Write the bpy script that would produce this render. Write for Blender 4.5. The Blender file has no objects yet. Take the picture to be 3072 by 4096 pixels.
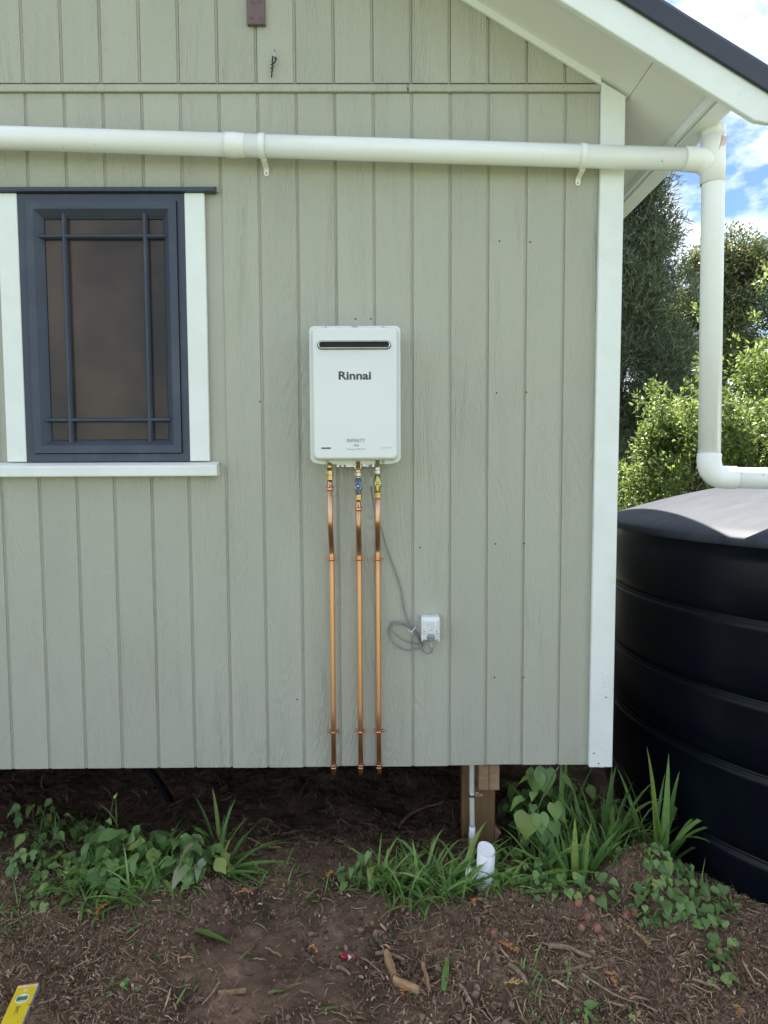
import bpy, bmesh, math, random
import numpy as np
from mathutils import Vector, Matrix, Euler

random.seed(7)
rng = np.random.default_rng(7)
R = math.radians
scene = bpy.context.scene
col = scene.collection

# ------------------------------------------------------------------ camera
cam_d = bpy.data.cameras.new("camera")
cam = bpy.data.objects.new("camera", cam_d)
col.objects.link(cam)
right = Vector((0.99995, -0.009023, -0.00449))
up = Vector((0.005081, 0.066589, 0.997768))
fwd = Vector((0.008704, 0.99774, -0.066631))
m3 = Matrix((right, up, -fwd)).transposed()
cam.matrix_world = Matrix.Translation((-0.1405, -2.8668, 1.6969)) @ m3.to_4x4()
cam_d.sensor_fit = 'HORIZONTAL'
cam_d.sensor_width = 36.0
cam_d.lens = 2840 / 3072 * 36.0
cam_d.clip_start = 0.02
cam_d.clip_end = 3000
scene.camera = cam

# ------------------------------------------------------------------ world
SUN_TO = Vector((-0.04, 0.57, 1.0)).normalized()      # direction towards the sun
sun_el = math.asin(SUN_TO.z)
world = bpy.data.worlds.new("World")
scene.world = world
world.use_nodes = True
wn = world.node_tree
wn.nodes.clear()


def wnode(t, **k):
    n = wn.nodes.new(t)
    for a, v in k.items():
        setattr(n, a, v)
    return n


w_out = wnode("ShaderNodeOutputWorld")
w_bg = wnode("ShaderNodeBackground")
w_bg.inputs["Strength"].default_value = 0.063
w_sky = wnode("ShaderNodeTexSky", sky_type='NISHITA', sun_disc=False)
w_sky.sun_elevation = sun_el
w_sky.sun_rotation = math.atan2(SUN_TO.x, SUN_TO.y)
w_sky.air_density = 0.55
w_sky.dust_density = 0.0
w_sky.ozone_density = 3.0
w_tc = wnode("ShaderNodeTexCoord")
w_sep = wnode("ShaderNodeSeparateXYZ")
wn.links.new(w_tc.outputs["Generated"], w_sep.inputs[0])
w_z = wnode("ShaderNodeMath", operation='MAXIMUM')
wn.links.new(w_sep.outputs[2], w_z.inputs[0])
w_z.inputs[1].default_value = 0.0
w_zz = wnode("ShaderNodeMath", operation='ADD')
wn.links.new(w_z.outputs[0], w_zz.inputs[0])
w_zz.inputs[1].default_value = 0.55
w_div = wnode("ShaderNodeVectorMath", operation='DIVIDE')
w_cmb = wnode("ShaderNodeCombineXYZ")
for i in range(3):
    wn.links.new(w_zz.outputs[0], w_cmb.inputs[i])
wn.links.new(w_tc.outputs["Generated"], w_div.inputs[0])
wn.links.new(w_cmb.outputs[0], w_div.inputs[1])
w_add = wnode("ShaderNodeVectorMath", operation='ADD')
wn.links.new(w_div.outputs[0], w_add.inputs[0])
w_add.inputs[1].default_value = (16.73, 9.53, 5.75)
w_noise = wnode("ShaderNodeTexNoise")
wn.links.new(w_add.outputs[0], w_noise.inputs["Vector"])
w_noise.inputs["Scale"].default_value = 3.4
w_noise.inputs["Detail"].default_value = 9
w_noise.inputs["Roughness"].default_value = 0.56
w_noise.inputs["Distortion"].default_value = 0.25
w_ramp = wnode("ShaderNodeValToRGB")
w_ramp.color_ramp.elements[0].position = 0.455
w_ramp.color_ramp.elements[1].position = 0.60
wn.links.new(w_noise.outputs[0], w_ramp.inputs[0])
w_cl = wnode("ShaderNodeMix", data_type='RGBA')
w_cl.inputs["A"].default_value = (5.2, 5.45, 5.7, 1)
w_cl.inputs["B"].default_value = (12.6, 13.0, 13.2, 1)
w_n2 = wnode("ShaderNodeTexNoise")
wn.links.new(w_add.outputs[0], w_n2.inputs["Vector"])
w_n2.inputs["Scale"].default_value = 6.5
w_n2.inputs["Detail"].default_value = 5
wn.links.new(w_n2.outputs[0], w_cl.inputs["Factor"])
w_mix = wnode("ShaderNodeMix", data_type='RGBA')
wn.links.new(w_ramp.outputs[0], w_mix.inputs["Factor"])
wn.links.new(w_sky.outputs[0], w_mix.inputs["A"])
wn.links.new(w_cl.outputs["Result"], w_mix.inputs["B"])
wn.links.new(w_mix.outputs["Result"], w_bg.inputs["Color"])
wn.links.new(w_bg.outputs[0], w_out.inputs[0])

# ------------------------------------------------------------------ sun
sun_d = bpy.data.lights.new("sun", 'SUN')
sun_d.energy = 3.8
sun_d.angle = R(0.53)
sun_d.color = (1.0, 0.95, 0.87)
sun = bpy.data.objects.new("sun", sun_d)
sun.rotation_euler = SUN_TO.to_track_quat('Z', 'Y').to_euler()
sun.location = (0, 6, 12)
col.objects.link(sun)

# ------------------------------------------------------------------ exposure
scene.view_settings.view_transform = 'Standard'
scene.view_settings.look = 'None'
scene.view_settings.exposure = 2.18
scene.view_settings.gamma = 1.0
scene.view_settings.use_curve_mapping = False
scene.cycles.max_bounces = 7
scene.cycles.diffuse_bounces = 4
scene.cycles.transparent_max_bounces = 4
scene.cycles.use_denoising = True


# ================================================================== helpers
def link(name, me, m=None, parent=None, label=None, cat=None, group=None, kind=None, mw=None):
    o = bpy.data.objects.new(name, me)
    col.objects.link(o)
    if m is not None and me is not None and len(me.materials) == 0:
        me.materials.append(m)
    if mw is not None:
        o.matrix_basis = mw
    if parent is not None:
        o.parent = parent
        if parent.type == 'EMPTY':
            o.matrix_parent_inverse = Matrix.Translation(-Vector(parent.location))
    if label: o["label"] = label
    if cat: o["category"] = cat
    if group: o["group"] = group
    if kind: o["kind"] = kind
    return o


def thing(name, loc, label, cat, group=None):
    o = bpy.data.objects.new(name, None)
    o.location = loc
    o.empty_display_size = 0.05
    col.objects.link(o)
    o["label"] = label
    o["category"] = cat
    if group: o["group"] = group
    return o


def mesh(name, v, f, smooth=False, colr=None):
    me = bpy.data.meshes.new(name)
    me.from_pydata([tuple(p) for p in v], [], [tuple(q) for q in f])
    if smooth:
        me.shade_smooth()
    if colr is not None:
        a = me.color_attributes.new("Col", 'FLOAT_COLOR', 'POINT')
        c = np.ones((len(v), 4), dtype=np.float32)
        c[:, :3] = colr
        a.data.foreach_set("color", c.ravel())
    me.update()
    return me


def mesh_np(name, v, quads, colr=None, smooth=True):
    """fast mesh from numpy: v (n,3), quads (m,4)"""
    me = bpy.data.meshes.new(name)
    n, m = len(v), len(quads)
    k = quads.shape[1]
    me.vertices.add(n)
    me.vertices.foreach_set("co", np.ascontiguousarray(v, dtype=np.float32).ravel())
    me.loops.add(m * k)
    me.loops.foreach_set("vertex_index", np.ascontiguousarray(quads, dtype=np.int32).ravel())
    me.polygons.add(m)
    me.polygons.foreach_set("loop_start", np.arange(0, m * k, k, dtype=np.int32))
    me.polygons.foreach_set("use_smooth", np.full(m, smooth))
    if colr is not None:
        a = me.color_attributes.new("Col", 'FLOAT_COLOR', 'POINT')
        c = np.ones((n, 4), dtype=np.float32)
        c[:, :3] = colr
        a.data.foreach_set("color", c.ravel())
    me.update(calc_edges=True)
    me.validate()
    return me


def bm_mesh(name, bm, smooth=False):
    me = bpy.data.meshes.new(name)
    bm.normal_update()
    bm.to_mesh(me)
    bm.free()
    if smooth:
        me.shade_smooth()
    return me


def add_box(bm, x0, x1, y0, y1, z0, z1, bev=0.0, seg=1, rot=None):
    r = bmesh.ops.create_cube(bm, size=1.0)
    vs = r["verts"]
    M = Matrix.Translation(((x0 + x1) / 2, (y0 + y1) / 2, (z0 + z1) / 2)) @ Matrix.Diagonal((x1 - x0, y1 - y0, z1 - z0, 1))
    bmesh.ops.transform(bm, matrix=M, verts=vs)
    if bev > 0:
        es = list({e for v in vs for e in v.link_edges})
        bmesh.ops.bevel(bm, geom=es, offset=bev, segments=seg, affect='EDGES', profile=0.6)


def box(name, x0, x1, y0, y1, z0, z1, bev=0.0, seg=1, mw=None):
    bm = bmesh.new()
    add_box(bm, x0, x1, y0, y1, z0, z1, bev, seg)
    if mw is not None:
        bmesh.ops.transform(bm, matrix=mw, verts=bm.verts[:])
    return bm_mesh(name, bm)


def prism(name, pts, y0, y1, bev=0.0):
    """polygon in XZ extruded along Y"""
    bm = bmesh.new()
    a = [bm.verts.new((p[0], y0, p[1])) for p in pts]
    b = [bm.verts.new((p[0], y1, p[1])) for p in pts]
    bm.faces.new(a)
    bm.faces.new(b[::-1])
    n = len(pts)
    for i in range(n):
        bm.faces.new((a[i], b[i], b[(i + 1) % n], a[(i + 1) % n]))
    bmesh.ops.recalc_face_normals(bm, faces=bm.faces[:])
    if bev > 0:
        bmesh.ops.bevel(bm, geom=bm.edges[:], offset=bev, segments=1, affect='EDGES')
    return bm_mesh(name, bm)


def catmull(P, n=8):
    P = [Vector(p) for p in P]
    out = []
    for i in range(len(P) - 1):
        p0 = P[i - 1] if i > 0 else P[i] * 2 - P[i + 1]
        p1, p2 = P[i], P[i + 1]
        p3 = P[i + 2] if i + 2 < len(P) else P[i + 1] * 2 - P[i]
        for j in range(n):
            t = j / n
            out.append(0.5 * ((2 * p1) + (p2 - p0) * t + (2 * p0 - 5 * p1 + 4 * p2 - p3) * t * t + (3 * p1 - p0 - 3 * p2 + p3) * t ** 3))
    out.append(P[-1])
    return out


def add_tube(bm, pts, rad, seg=12, caps=True):
    pts = [Vector(p) for p in pts]
    n = len(pts)
    rad = [rad] * n if isinstance(rad, (int, float)) else rad
    t0 = (pts[1] - pts[0]).normalized()
    nv = t0.orthogonal().normalized()
    rings = []
    for i in range(n):
        t = (pts[min(i + 1, n - 1)] - pts[max(i - 1, 0)]).normalized()
        nv = (nv - t * nv.dot(t)).normalized()
        b = t.cross(nv)
        rings.append([bm.verts.new(pts[i] + (nv * math.cos(a) + b * math.sin(a)) * rad[i])
                      for a in [2 * math.pi * k / seg for k in range(seg)]])
    for i in range(n - 1):
        for k in range(seg):
            f = bm.faces.new((rings[i][k], rings[i][(k + 1) % seg], rings[i + 1][(k + 1) % seg], rings[i + 1][k]))
            f.smooth = True
    if caps:
        bm.faces.new(rings[0][::-1])
        bm.faces.new(rings[-1])


def tube(name, pts, rad, seg=12, caps=True):
    bm = bmesh.new()
    add_tube(bm, pts, rad, seg, caps)
    return bm_mesh(name, bm)


def add_lathe(bm, prof, origin, axis, seg=20, smooth=True, caps=True):
    """prof: list of (radius, height along axis)"""
    axis = Vector(axis).normalized()
    n = axis.orthogonal().normalized()
    b = axis.cross(n)
    o = Vector(origin)
    rings = []
    for r, h in prof:
        rings.append([bm.verts.new(o + axis * h + (n * math.cos(2 * math.pi * (k + .5) / seg) + b * math.sin(2 * math.pi * (k + .5) / seg)) * max(r, 1e-5)) for k in range(seg)])
    for i in range(len(rings) - 1):
        for k in range(seg):
            f = bm.faces.new((rings[i][k], rings[i][(k + 1) % seg], rings[i + 1][(k + 1) % seg], rings[i + 1][k]))
            f.smooth = smooth
    if caps:
        bm.faces.new(rings[0][::-1])
        bm.faces.new(rings[-1])


def lathe(name, prof, origin, axis, seg=20, smooth=True, caps=True):
    bm = bmesh.new()
    add_lathe(bm, prof, origin, axis, seg, smooth, caps)
    return bm_mesh(name, bm)


def rounded(x0, x1, z0, z1, r, n=6):
    pts = []
    for cx, cz, a0 in ((x1 - r, z1 - r, 0), (x0 + r, z1 - r, 90), (x0 + r, z0 + r, 180), (x1 - r, z0 + r, 270)):
        for i in range(n + 1):
            a = R(a0 + 90 * i / n)
            pts.append((cx + r * math.cos(a), cz + r * math.sin(a)))
    return pts


def loops_mesh(name, loops, smooth=True, cap0=True, cap1=True):
    """loops: list of lists of 3d points, same length, skinned in order"""
    bm = bmesh.new()
    rs = [[bm.verts.new(p) for p in L] for L in loops]
    n = len(rs[0])
    for i in range(len(rs) - 1):
        for k in range(n):
            f = bm.faces.new((rs[i][k], rs[i][(k + 1) % n], rs[i + 1][(k + 1) % n], rs[i + 1][k]))
            f.smooth = smooth
    if cap0: bm.faces.new(rs[0][::-1])
    if cap1: bm.faces.new(rs[-1])
    bmesh.ops.recalc_face_normals(bm, faces=bm.faces[:])
    return bm_mesh(name, bm)


def text_mesh(name, s, height, width, x, y, z, offset=0.0):
    """flat lettering facing -Y, centred on x with its baseline at z"""
    cu = bpy.data.curves.new(name, 'FONT')
    cu.body = s
    cu.size = 1.0
    cu.offset = offset
    cu.resolution_u = 3
    ob = bpy.data.objects.new(name, cu)
    col.objects.link(ob)
    dg = bpy.context.evaluated_depsgraph_get()
    me = bpy.data.meshes.new_from_object(ob.evaluated_get(dg))
    bpy.data.objects.remove(ob)
    co = np.array([v.co for v in me.vertices])
    mn = co.min(0); mx = co.max(0)
    cap = 0.729 if s.upper() != s or True else mx[1]
    cap = mx[1]
    kx = width / (mx[0] - mn[0]); kz = height / cap
    for v in me.vertices:
        vx, vz = v.co.x, v.co.y
        v.co = ((vx - (mn[0] + mx[0]) / 2) * kx + x, y, vz * kz + z)
    me.update()
    return me


# ------------------------------------------------------------------ noise (numpy)
def vnoise(x, y, seed=0):
    xi = np.floor(x).astype(np.int64); yi = np.floor(y).astype(np.int64)
    fx = x - xi; fy = y - yi
    fx = fx * fx * (3 - 2 * fx); fy = fy * fy * (3 - 2 * fy)

    def h(a, b):
        n = (a * 374761393 + b * 668265263 + seed * 2147483) & 0xffffffff
        n = ((n ^ (n >> 13)) * 1274126177) & 0xffffffff
        return ((n ^ (n >> 16)) & 0xffff) / 65535.0
    return (h(xi, yi) * (1 - fx) + h(xi + 1, yi) * fx) * (1 - fy) + (h(xi, yi + 1) * (1 - fx) + h(xi + 1, yi + 1) * fx) * fy - .5


def sstep(a, b, x):
    t = np.clip((x - a) / (b - a), 0, 1)
    return t * t * (3 - 2 * t)


def gh(x, y, fine=True):
    """height of the soil"""
    x = np.asarray(x, dtype=float); y = np.asarray(y, dtype=float)
    near = np.exp(-(np.maximum(np.hypot(x, y) - 3.0, 0) / 1.5) ** 2)
    z = 0.05 * sstep(0.5, 2.4, y) * (1 - sstep(0.80, 1.06, x)) * sstep(-7, -5.5, x) * (1 - sstep(5.5, 7, y))
    z += 0.13 * np.exp(-((x - .93) / .17) ** 2 - ((y + .10) / .15) ** 2)
    z += 0.035 * np.exp(-((x + 1.1) / .6) ** 2 - ((y + .02) / .22) ** 2)
    z += 0.02 * np.exp(-((x - .45) / .5) ** 2 - ((y + .28) / .2) ** 2)
    z += near * (0.05 * vnoise(x * 2.3, y * 2.3, 3) + .028 * vnoise(x * 5.1, y * 4.3, 4))
    if fine:
        z += near * (0.026 * vnoise(x * 9, y * 9, 5) + 0.016 * vnoise(x * 24, y * 24, 9) + 0.010 * vnoise(x * 55, y * 55, 11) + 0.006 * vnoise(x * 110, y * 110, 13))
    return z


def gz(x, y):
    return float(gh(x, y))


# ================================================================== materials
def newmat(name):
    m = bpy.data.materials.new(name)
    m.use_nodes = True
    nt = m.node_tree
    return m, nt, nt.nodes["Principled BSDF"]


def nd(nt, t, **k):
    n = nt.nodes.new(t)
    for a, v in k.items():
        setattr(n, a, v)
    return n


def rgb(c):
    return (c[0], c[1], c[2], 1.0)


def mat(name, c, rough=0.5, metal=0.0, spec=0.5, c2=None, cscale=8.0, cpos=(.4, .65), stretch=(1, 1, 1), bump=0.0, bscale=60.0, bdist=0.002,
        coat=0.0, rvar=0.0, detail=6, rnd=0.0):
    m, nt, p = newmat(name)
    p.inputs["Base Color"].default_value = rgb(c)
    p.inputs["Roughness"].default_value = rough
    p.inputs["Metallic"].default_value = metal
    p.inputs["Specular IOR Level"].default_value = spec
    p.inputs["Coat Weight"].default_value = coat
    tc = nd(nt, "ShaderNodeTexCoord")
    mp = nd(nt, "ShaderNodeMapping")
    mp.inputs["Scale"].default_value = stretch
    nt.links.new(tc.outputs["Object"], mp.inputs[0])
    colout = None
    if c2 is not None:
        n = nd(nt, "ShaderNodeTexNoise")
        n.inputs["Scale"].default_value = cscale
        n.inputs["Detail"].default_value = detail
        n.inputs["Roughness"].default_value = 0.65
        nt.links.new(mp.outputs[0], n.inputs["Vector"])
        r = nd(nt, "ShaderNodeValToRGB")
        r.color_ramp.elements[0].position = cpos[0]
        r.color_ramp.elements[1].position = cpos[1]
        r.color_ramp.elements[0].color = rgb(c)
        r.color_ramp.elements[1].color = rgb(c2)
        nt.links.new(n.outputs[0], r.inputs[0])
        colout = r.outputs[0]
        nt.links.new(colout, p.inputs["Base Color"])
        if rvar:
            mr = nd(nt, "ShaderNodeMapRange")
            mr.inputs[3].default_value = rough - rvar
            mr.inputs[4].default_value = rough + rvar
            nt.links.new(n.outputs[0], mr.inputs[0])
            nt.links.new(mr.outputs[0], p.inputs["Roughness"])
    if rnd and colout is not None:
        oi = nd(nt, "ShaderNodeObjectInfo")
        hs = nd(nt, "ShaderNodeHueSaturation")
        mr = nd(nt, "ShaderNodeMapRange")
        mr.inputs[3].default_value = 1 - rnd
        mr.inputs[4].default_value = 1 + rnd
        nt.links.new(oi.outputs["Random"], mr.inputs[0])
        nt.links.new(mr.outputs[0], hs.inputs["Value"])
        nt.links.new(colout, hs.inputs["Color"])
        nt.links.new(hs.outputs[0], p.inputs["Base Color"])
    if bump:
        n = nd(nt, "ShaderNodeTexNoise")
        n.inputs["Scale"].default_value = bscale
        n.inputs["Detail"].default_value = 5
        nt.links.new(mp.outputs[0], n.inputs["Vector"])
        b = nd(nt, "ShaderNodeBump")
        b.inputs["Strength"].default_value = bump
        b.inputs["Distance"].default_value = bdist
        nt.links.new(n.outputs[0], b.inputs["Height"])
        nt.links.new(b.outputs[0], p.inputs["Normal"])
    return m


def leafmat(name, dark, light, trans=0.35, rough=0.45, attr=False, spec=0.4):
    """leaf colour picked per object (or from the Col attribute), part of the light goes through"""
    m, nt, p = newmat(name)
    out = nt.nodes["Material Output"]
    if attr:
        a = nd(nt, "ShaderNodeAttribute", attribute_name="Col")
        c = a.outputs["Color"]
    else:
        oi = nd(nt, "ShaderNodeObjectInfo")
        r = nd(nt, "ShaderNodeValToRGB")
        r.color_ramp.elements[0].color = rgb(dark)
        r.color_ramp.elements[1].position = .86
        r.color_ramp.elements[1].color = rgb(light)
        q = r.color_ramp.elements.new(.95); q.color = (light[0] * 1.25, light[1] * .98, light[2] * .8, 1)
        nt.links.new(oi.outputs["Random"], r.inputs[0])
        tc = nd(nt, "ShaderNodeTexCoord")
        n = nd(nt, "ShaderNodeTexNoise")
        n.inputs["Scale"].default_value = 45
        nt.links.new(tc.outputs["Object"], n.inputs["Vector"])
        mr = nd(nt, "ShaderNodeMapRange")
        mr.inputs[3].default_value = 0.7
        mr.inputs[4].default_value = 1.3
        nt.links.new(n.outputs[0], mr.inputs[0])
        hs = nd(nt, "ShaderNodeHueSaturation")
        nt.links.new(mr.outputs[0], hs.inputs["Value"])
        nt.links.new(r.outputs[0], hs.inputs["Color"])
        c = hs.outputs[0]
    nt.links.new(c, p.inputs["Base Color"])
    p.inputs["Roughness"].default_value = rough
    p.inputs["Specular IOR Level"].default_value = spec
    t = nd(nt, "ShaderNodeBsdfTranslucent")
    h2 = nd(nt, "ShaderNodeHueSaturation")
    h2.inputs["Hue"].default_value = 0.485
    h2.inputs["Saturation"].default_value = 1.1
    h2.inputs["Value"].default_value = 1.5
    nt.links.new(c, h2.inputs["Color"])
    nt.links.new(h2.outputs[0], t.inputs["Color"])
    mx = nd(nt, "ShaderNodeMixShader")
    mx.inputs[0].default_value = trans
    nt.links.new(p.outputs[0], mx.inputs[1])
    nt.links.new(t.outputs[0], mx.inputs[2])
    nt.links.new(mx.outputs[0], out.inputs["Surface"])
    return m


def board_mat(name, base, light):
    """painted rough-sawn plywood: cathedral grain, knots and sawn patches in the relief"""
    m, nt, p = newmat(name)
    L = nt.links.new
    tc = nd(nt, "ShaderNodeTexCoord")
    oi = nd(nt, "ShaderNodeObjectInfo")
    off = nd(nt, "ShaderNodeVectorMath", operation='SCALE')
    cb = nd(nt, "ShaderNodeCombineXYZ")
    L(oi.outputs["Random"], cb.inputs[0]); L(oi.outputs["Random"], cb.inputs[2])
    L(cb.outputs[0], off.inputs[0]); off.inputs["Scale"].default_value = 37.0
    ad = nd(nt, "ShaderNodeVectorMath", operation='ADD')
    L(tc.outputs["Object"], ad.inputs[0]); L(off.outputs[0], ad.inputs[1])

    def noise(sc, scale, detail=2, rough=.5, dist=0.0):
        mp = nd(nt, "ShaderNodeMapping"); mp.inputs["Scale"].default_value = sc
        L(ad.outputs[0], mp.inputs[0])
        n = nd(nt, "ShaderNodeTexNoise")
        n.inputs["Scale"].default_value = scale; n.inputs["Detail"].default_value = detail
        n.inputs["Roughness"].default_value = rough; n.inputs["Distortion"].default_value = dist
        L(mp.outputs[0], n.inputs["Vector"])
        return n.outputs[0]

    def math_(op, a, b=None):
        n = nd(nt, "ShaderNodeMath", operation=op)
        for i, q in enumerate((a, b)):
            if q is None: continue
            if isinstance(q, (int, float)): n.inputs[i].default_value = q
            else: L(q, n.inputs[i])
        return n.outputs[0]
    field = noise((1, 1, 0.13), 7.0, 2.5, .45, 0.5)
    rings = math_('SINE', math_('ADD', math_('MULTIPLY', field, 150.0), math_('MULTIPLY', noise((1, 1, .25), 60, 2), 3.0)))
    streak = noise((1, 1, 0.10), 300.0, 2, .6)
    sawn = noise((0.5, 1, 1.0), 230.0, 2, .6)
    msk = nd(nt, "ShaderNodeMapRange"); msk.inputs[1].default_value = .3; msk.inputs[2].default_value = .75
    L(noise((1, 1, .22), 6.0, 2), msk.inputs[0])
    grain = math_('ADD', math_('MULTIPLY', rings, 0.20), math_('MULTIPLY', streak, 1.0))
    mixn = nd(nt, "ShaderNodeMix", data_type='FLOAT')
    L(msk.outputs[0], mixn.inputs["Factor"]); L(math_('MULTIPLY', sawn, .75), mixn.inputs["A"]); L(grain, mixn.inputs["B"])
    b = nd(nt, "ShaderNodeBump"); b.inputs["Strength"].default_value = 1.0; b.inputs["Distance"].default_value = 0.0066
    L(mixn.outputs["Result"], b.inputs["Height"]); L(b.outputs[0], p.inputs["Normal"])
    # paint: slight fading in large soft patches, and from board to board
    big = noise((1, 1, .5), 1.6, 4, .6)
    r = nd(nt, "ShaderNodeValToRGB")
    r.color_ramp.elements[0].position = .3; r.color_ramp.elements[1].position = .7
    r.color_ramp.elements[0].color = rgb(base); r.color_ramp.elements[1].color = rgb(light)
    L(big, r.inputs[0])
    hs = nd(nt, "ShaderNodeHueSaturation")
    vv = math_('ADD', math_('ADD', 0.945, math_('MULTIPLY', oi.outputs["Random"], 0.06)), math_('MULTIPLY', mixn.outputs['Result'], 0.03))  # grain hollows slightly darker in colour, imitating shade in the relief
    L(vv, hs.inputs["Value"]); L(r.outputs[0], hs.inputs["Color"])
    L(hs.outputs[0], p.inputs["Base Color"])
    p.inputs["Roughness"].default_value = 0.55
    p.inputs["Specular IOR Level"].default_value = 0.4
    return m


def attrmat(name, rough=.8, spec=.25):
    m, nt, p = newmat(name)
    a = nd(nt, "ShaderNodeAttribute", attribute_name="Col")
    nt.links.new(a.outputs["Color"], p.inputs["Base Color"])
    p.inputs["Roughness"].default_value = rough
    p.inputs["Specular IOR Level"].default_value = spec
    return m


M_board = board_mat("painted_boards", (.418, .420, .342), (.452, .454, .374))
M_groove = mat("painted_groove", (.40, .393, .328), .6, c2=(.43, .423, .355), cscale=4)
def flecked(name, c, c2, fleck, rough, amount=.70, fscale=90.0, spec=.5, bump=.08):
    """paint or plastic with a soft tone change and sparse grimy flecks and scuffs"""
    m = mat(name, c, rough, spec=spec, c2=c2, cscale=5, bump=bump, bscale=45, bdist=.001)
    nt = m.node_tree; p = nt.nodes["Principled BSDF"]; L = nt.links.new
    src = p.inputs["Base Color"].links[0].from_socket
    tc = nd(nt, "ShaderNodeTexCoord")
    n1 = nd(nt, "ShaderNodeTexNoise"); n1.inputs["Scale"].default_value = 7.0; n1.inputs["Detail"].default_value = 4
    n2 = nd(nt, "ShaderNodeTexNoise"); n2.inputs["Scale"].default_value = fscale; n2.inputs["Detail"].default_value = 5; n2.inputs["Roughness"].default_value = .7
    for n in (n1, n2): L(tc.outputs["Object"], n.inputs["Vector"])
    ml = nd(nt, "ShaderNodeMath", operation='MULTIPLY_ADD')
    L(n1.outputs[0], ml.inputs[0]); ml.inputs[1].default_value = .55
    L(n2.outputs[0], ml.inputs[2])
    mr = nd(nt, "ShaderNodeMapRange"); mr.inputs[1].default_value = amount + .23; mr.inputs[2].default_value = amount + .31
    L(ml.outputs[0], mr.inputs[0])
    mx = nd(nt, "ShaderNodeMix", data_type='RGBA')
    L(mr.outputs[0], mx.inputs["Factor"]); L(src, mx.inputs["A"]); mx.inputs["B"].default_value = rgb(fleck)
    L(mx.outputs["Result"], p.inputs["Base Color"])
    return m


M_white = flecked("white_trim_paint", (.79, .825, .80), (.82, .85, .83), (.45, .46, .40), .5, .74)
M_whitew = flecked("weathered_white_paint", (.80, .835, .81), (.74, .78, .74), (.42, .43, .37), .55, .735)
M_soffit = mat("soffit_paint", (.78, .785, .75), .6, c2=(.81, .815, .78), cscale=3)
M_pvc = flecked("painted_pvc", (.87, .89, .88), (.84, .86, .84), (.42, .41, .35), .26, .755, 60.0, bump=.04)
M_pvcwhite = mat("white_pvc", (.82, .83, .86), .35, c2=(.75, .75, .74), cscale=20, cpos=(.55, .8))
M_window = mat("grey_blue_joinery", (.054, .066, .094), .45, spec=.32, c2=(.08, .094, .120), cscale=7, cpos=(.48, .78), bump=.06, bscale=90, bdist=.0008)
M_roof = mat("dark_roof_steel", (.030, .036, .052), .42, spec=.5, c2=(.038, .045, .062), cscale=5)
M_heater = mat("heater_enamel", (.72, .74, .715), .30, spec=.5, c2=(.735, .755, .73), cscale=3, coat=.15)
M_print = mat("dark_grey_print", (.055, .065, .068), .5)
M_steel = mat("stainless_steel", (.58, .57, .54), .24, 1.0, c2=(.48, .47, .45), cscale=30)
M_zinc = mat("plated_steel", (.55, .54, .50), .36, 1.0, c2=(.42, .40, .36), cscale=60)
M_nickel = mat("nickel_valve", (.60, .58, .53), .30, 1.0, c2=(.48, .46, .42), cscale=70, bump=.05, bscale=200)
M_brass = mat("brass", (.66, .47, .20), .30, 1.0, c2=(.50, .34, .14), cscale=60)
M_dark = mat("black_recess", (.010, .010, .011), .7)
M_blue = mat("blue_handle", (.018, .09, .30), .4, c2=(.025, .12, .36), cscale=60)
M_yellow = mat("yellow_handle", (.78, .58, .02), .4, c2=(.70, .50, .02), cscale=60)
M_cable = mat("grey_cable", (.23, .23, .222), .45, c2=(.27, .27, .262), cscale=50)
M_plug = mat("grey_plug", (.27, .27, .27), .45, c2=(.33, .33, .33), cscale=60)
M_plastic = mat("white_plastic", (.78, .79, .80), .38, c2=(.72, .73, .74), cscale=30)
M_plastic2 = mat("grey_plastic", (.60, .62, .63), .4, c2=(.56, .58, .59), cscale=30)
M_bracket = mat("brown_painted_steel", (.17, .115, .115), .45, c2=(.13, .085, .085), cscale=30, bump=.1, bscale=80)
M_blackcord = mat("black_cord", (.014, .014, .022), .7, c2=(.03, .03, .04), cscale=200)
M_timber = mat("treated_pine", (.20, .115, .045), .75, c2=(.115, .065, .026), cscale=10, cpos=(.35, .7), stretch=(3, 3, .25), bump=.3, bscale=50, bdist=.002)
M_endgrain = mat("sawn_end_grain", (.36, .235, .14), .8, c2=(.22, .135, .075), cscale=14, cpos=(.38, .66), stretch=(1, 1, 4), bump=.35, bscale=70, bdist=.002)
M_conduit = mat("corrugated_conduit", (.52, .50, .44), .5, c2=(.44, .42, .36), cscale=20)
M_tank = mat("black_polyethylene", (.0018, .0034, .0075), .30, spec=.20, c2=(.0075, .0088, .0115), cpos=(.5, .85), cscale=2.5, bump=.05, bscale=6, bdist=.01, rvar=.06)
M_tanktop = mat("dusty_tank_lid", (.026, .032, .044), .56, spec=.2, c2=(.048, .055, .072), cscale=5, cpos=(.35, .7), stretch=(1, 3, 1), bump=.06, bscale=14, bdist=.006)
M_hose = mat("black_hose", (.004, .004, .005), .6, spec=.12, c2=(.007, .007, .008))
M_level = mat("yellow_level_paint", (.76, .55, .02), .38, c2=(.60, .42, .025), cscale=30, cpos=(.55, .8), bump=.04, bscale=120)
M_levelside = mat("grey_level_edge", (.30, .31, .31), .45, c2=(.40, .41, .41), cscale=40)
M_levelred = mat("pink_end_cap", (.42, .10, .11), .55, c2=(.52, .20, .20), cscale=60)
M_levelpale = mat("worn_pale_yellow", (.76, .70, .42), .5, c2=(.70, .55, .16), cscale=70)
M_vial = mat("green_vial", (.03, .16, .07), .12, spec=.6, c2=(.05, .25, .12), cscale=60, coat=.6)
M_wood = mat("split_wood", (.42, .26, .135), .8, c2=(.18, .105, .055), cscale=22, cpos=(.35, .7), stretch=(1, 1, 1), bump=.5, bscale=90, bdist=.002, rnd=.25)
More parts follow.
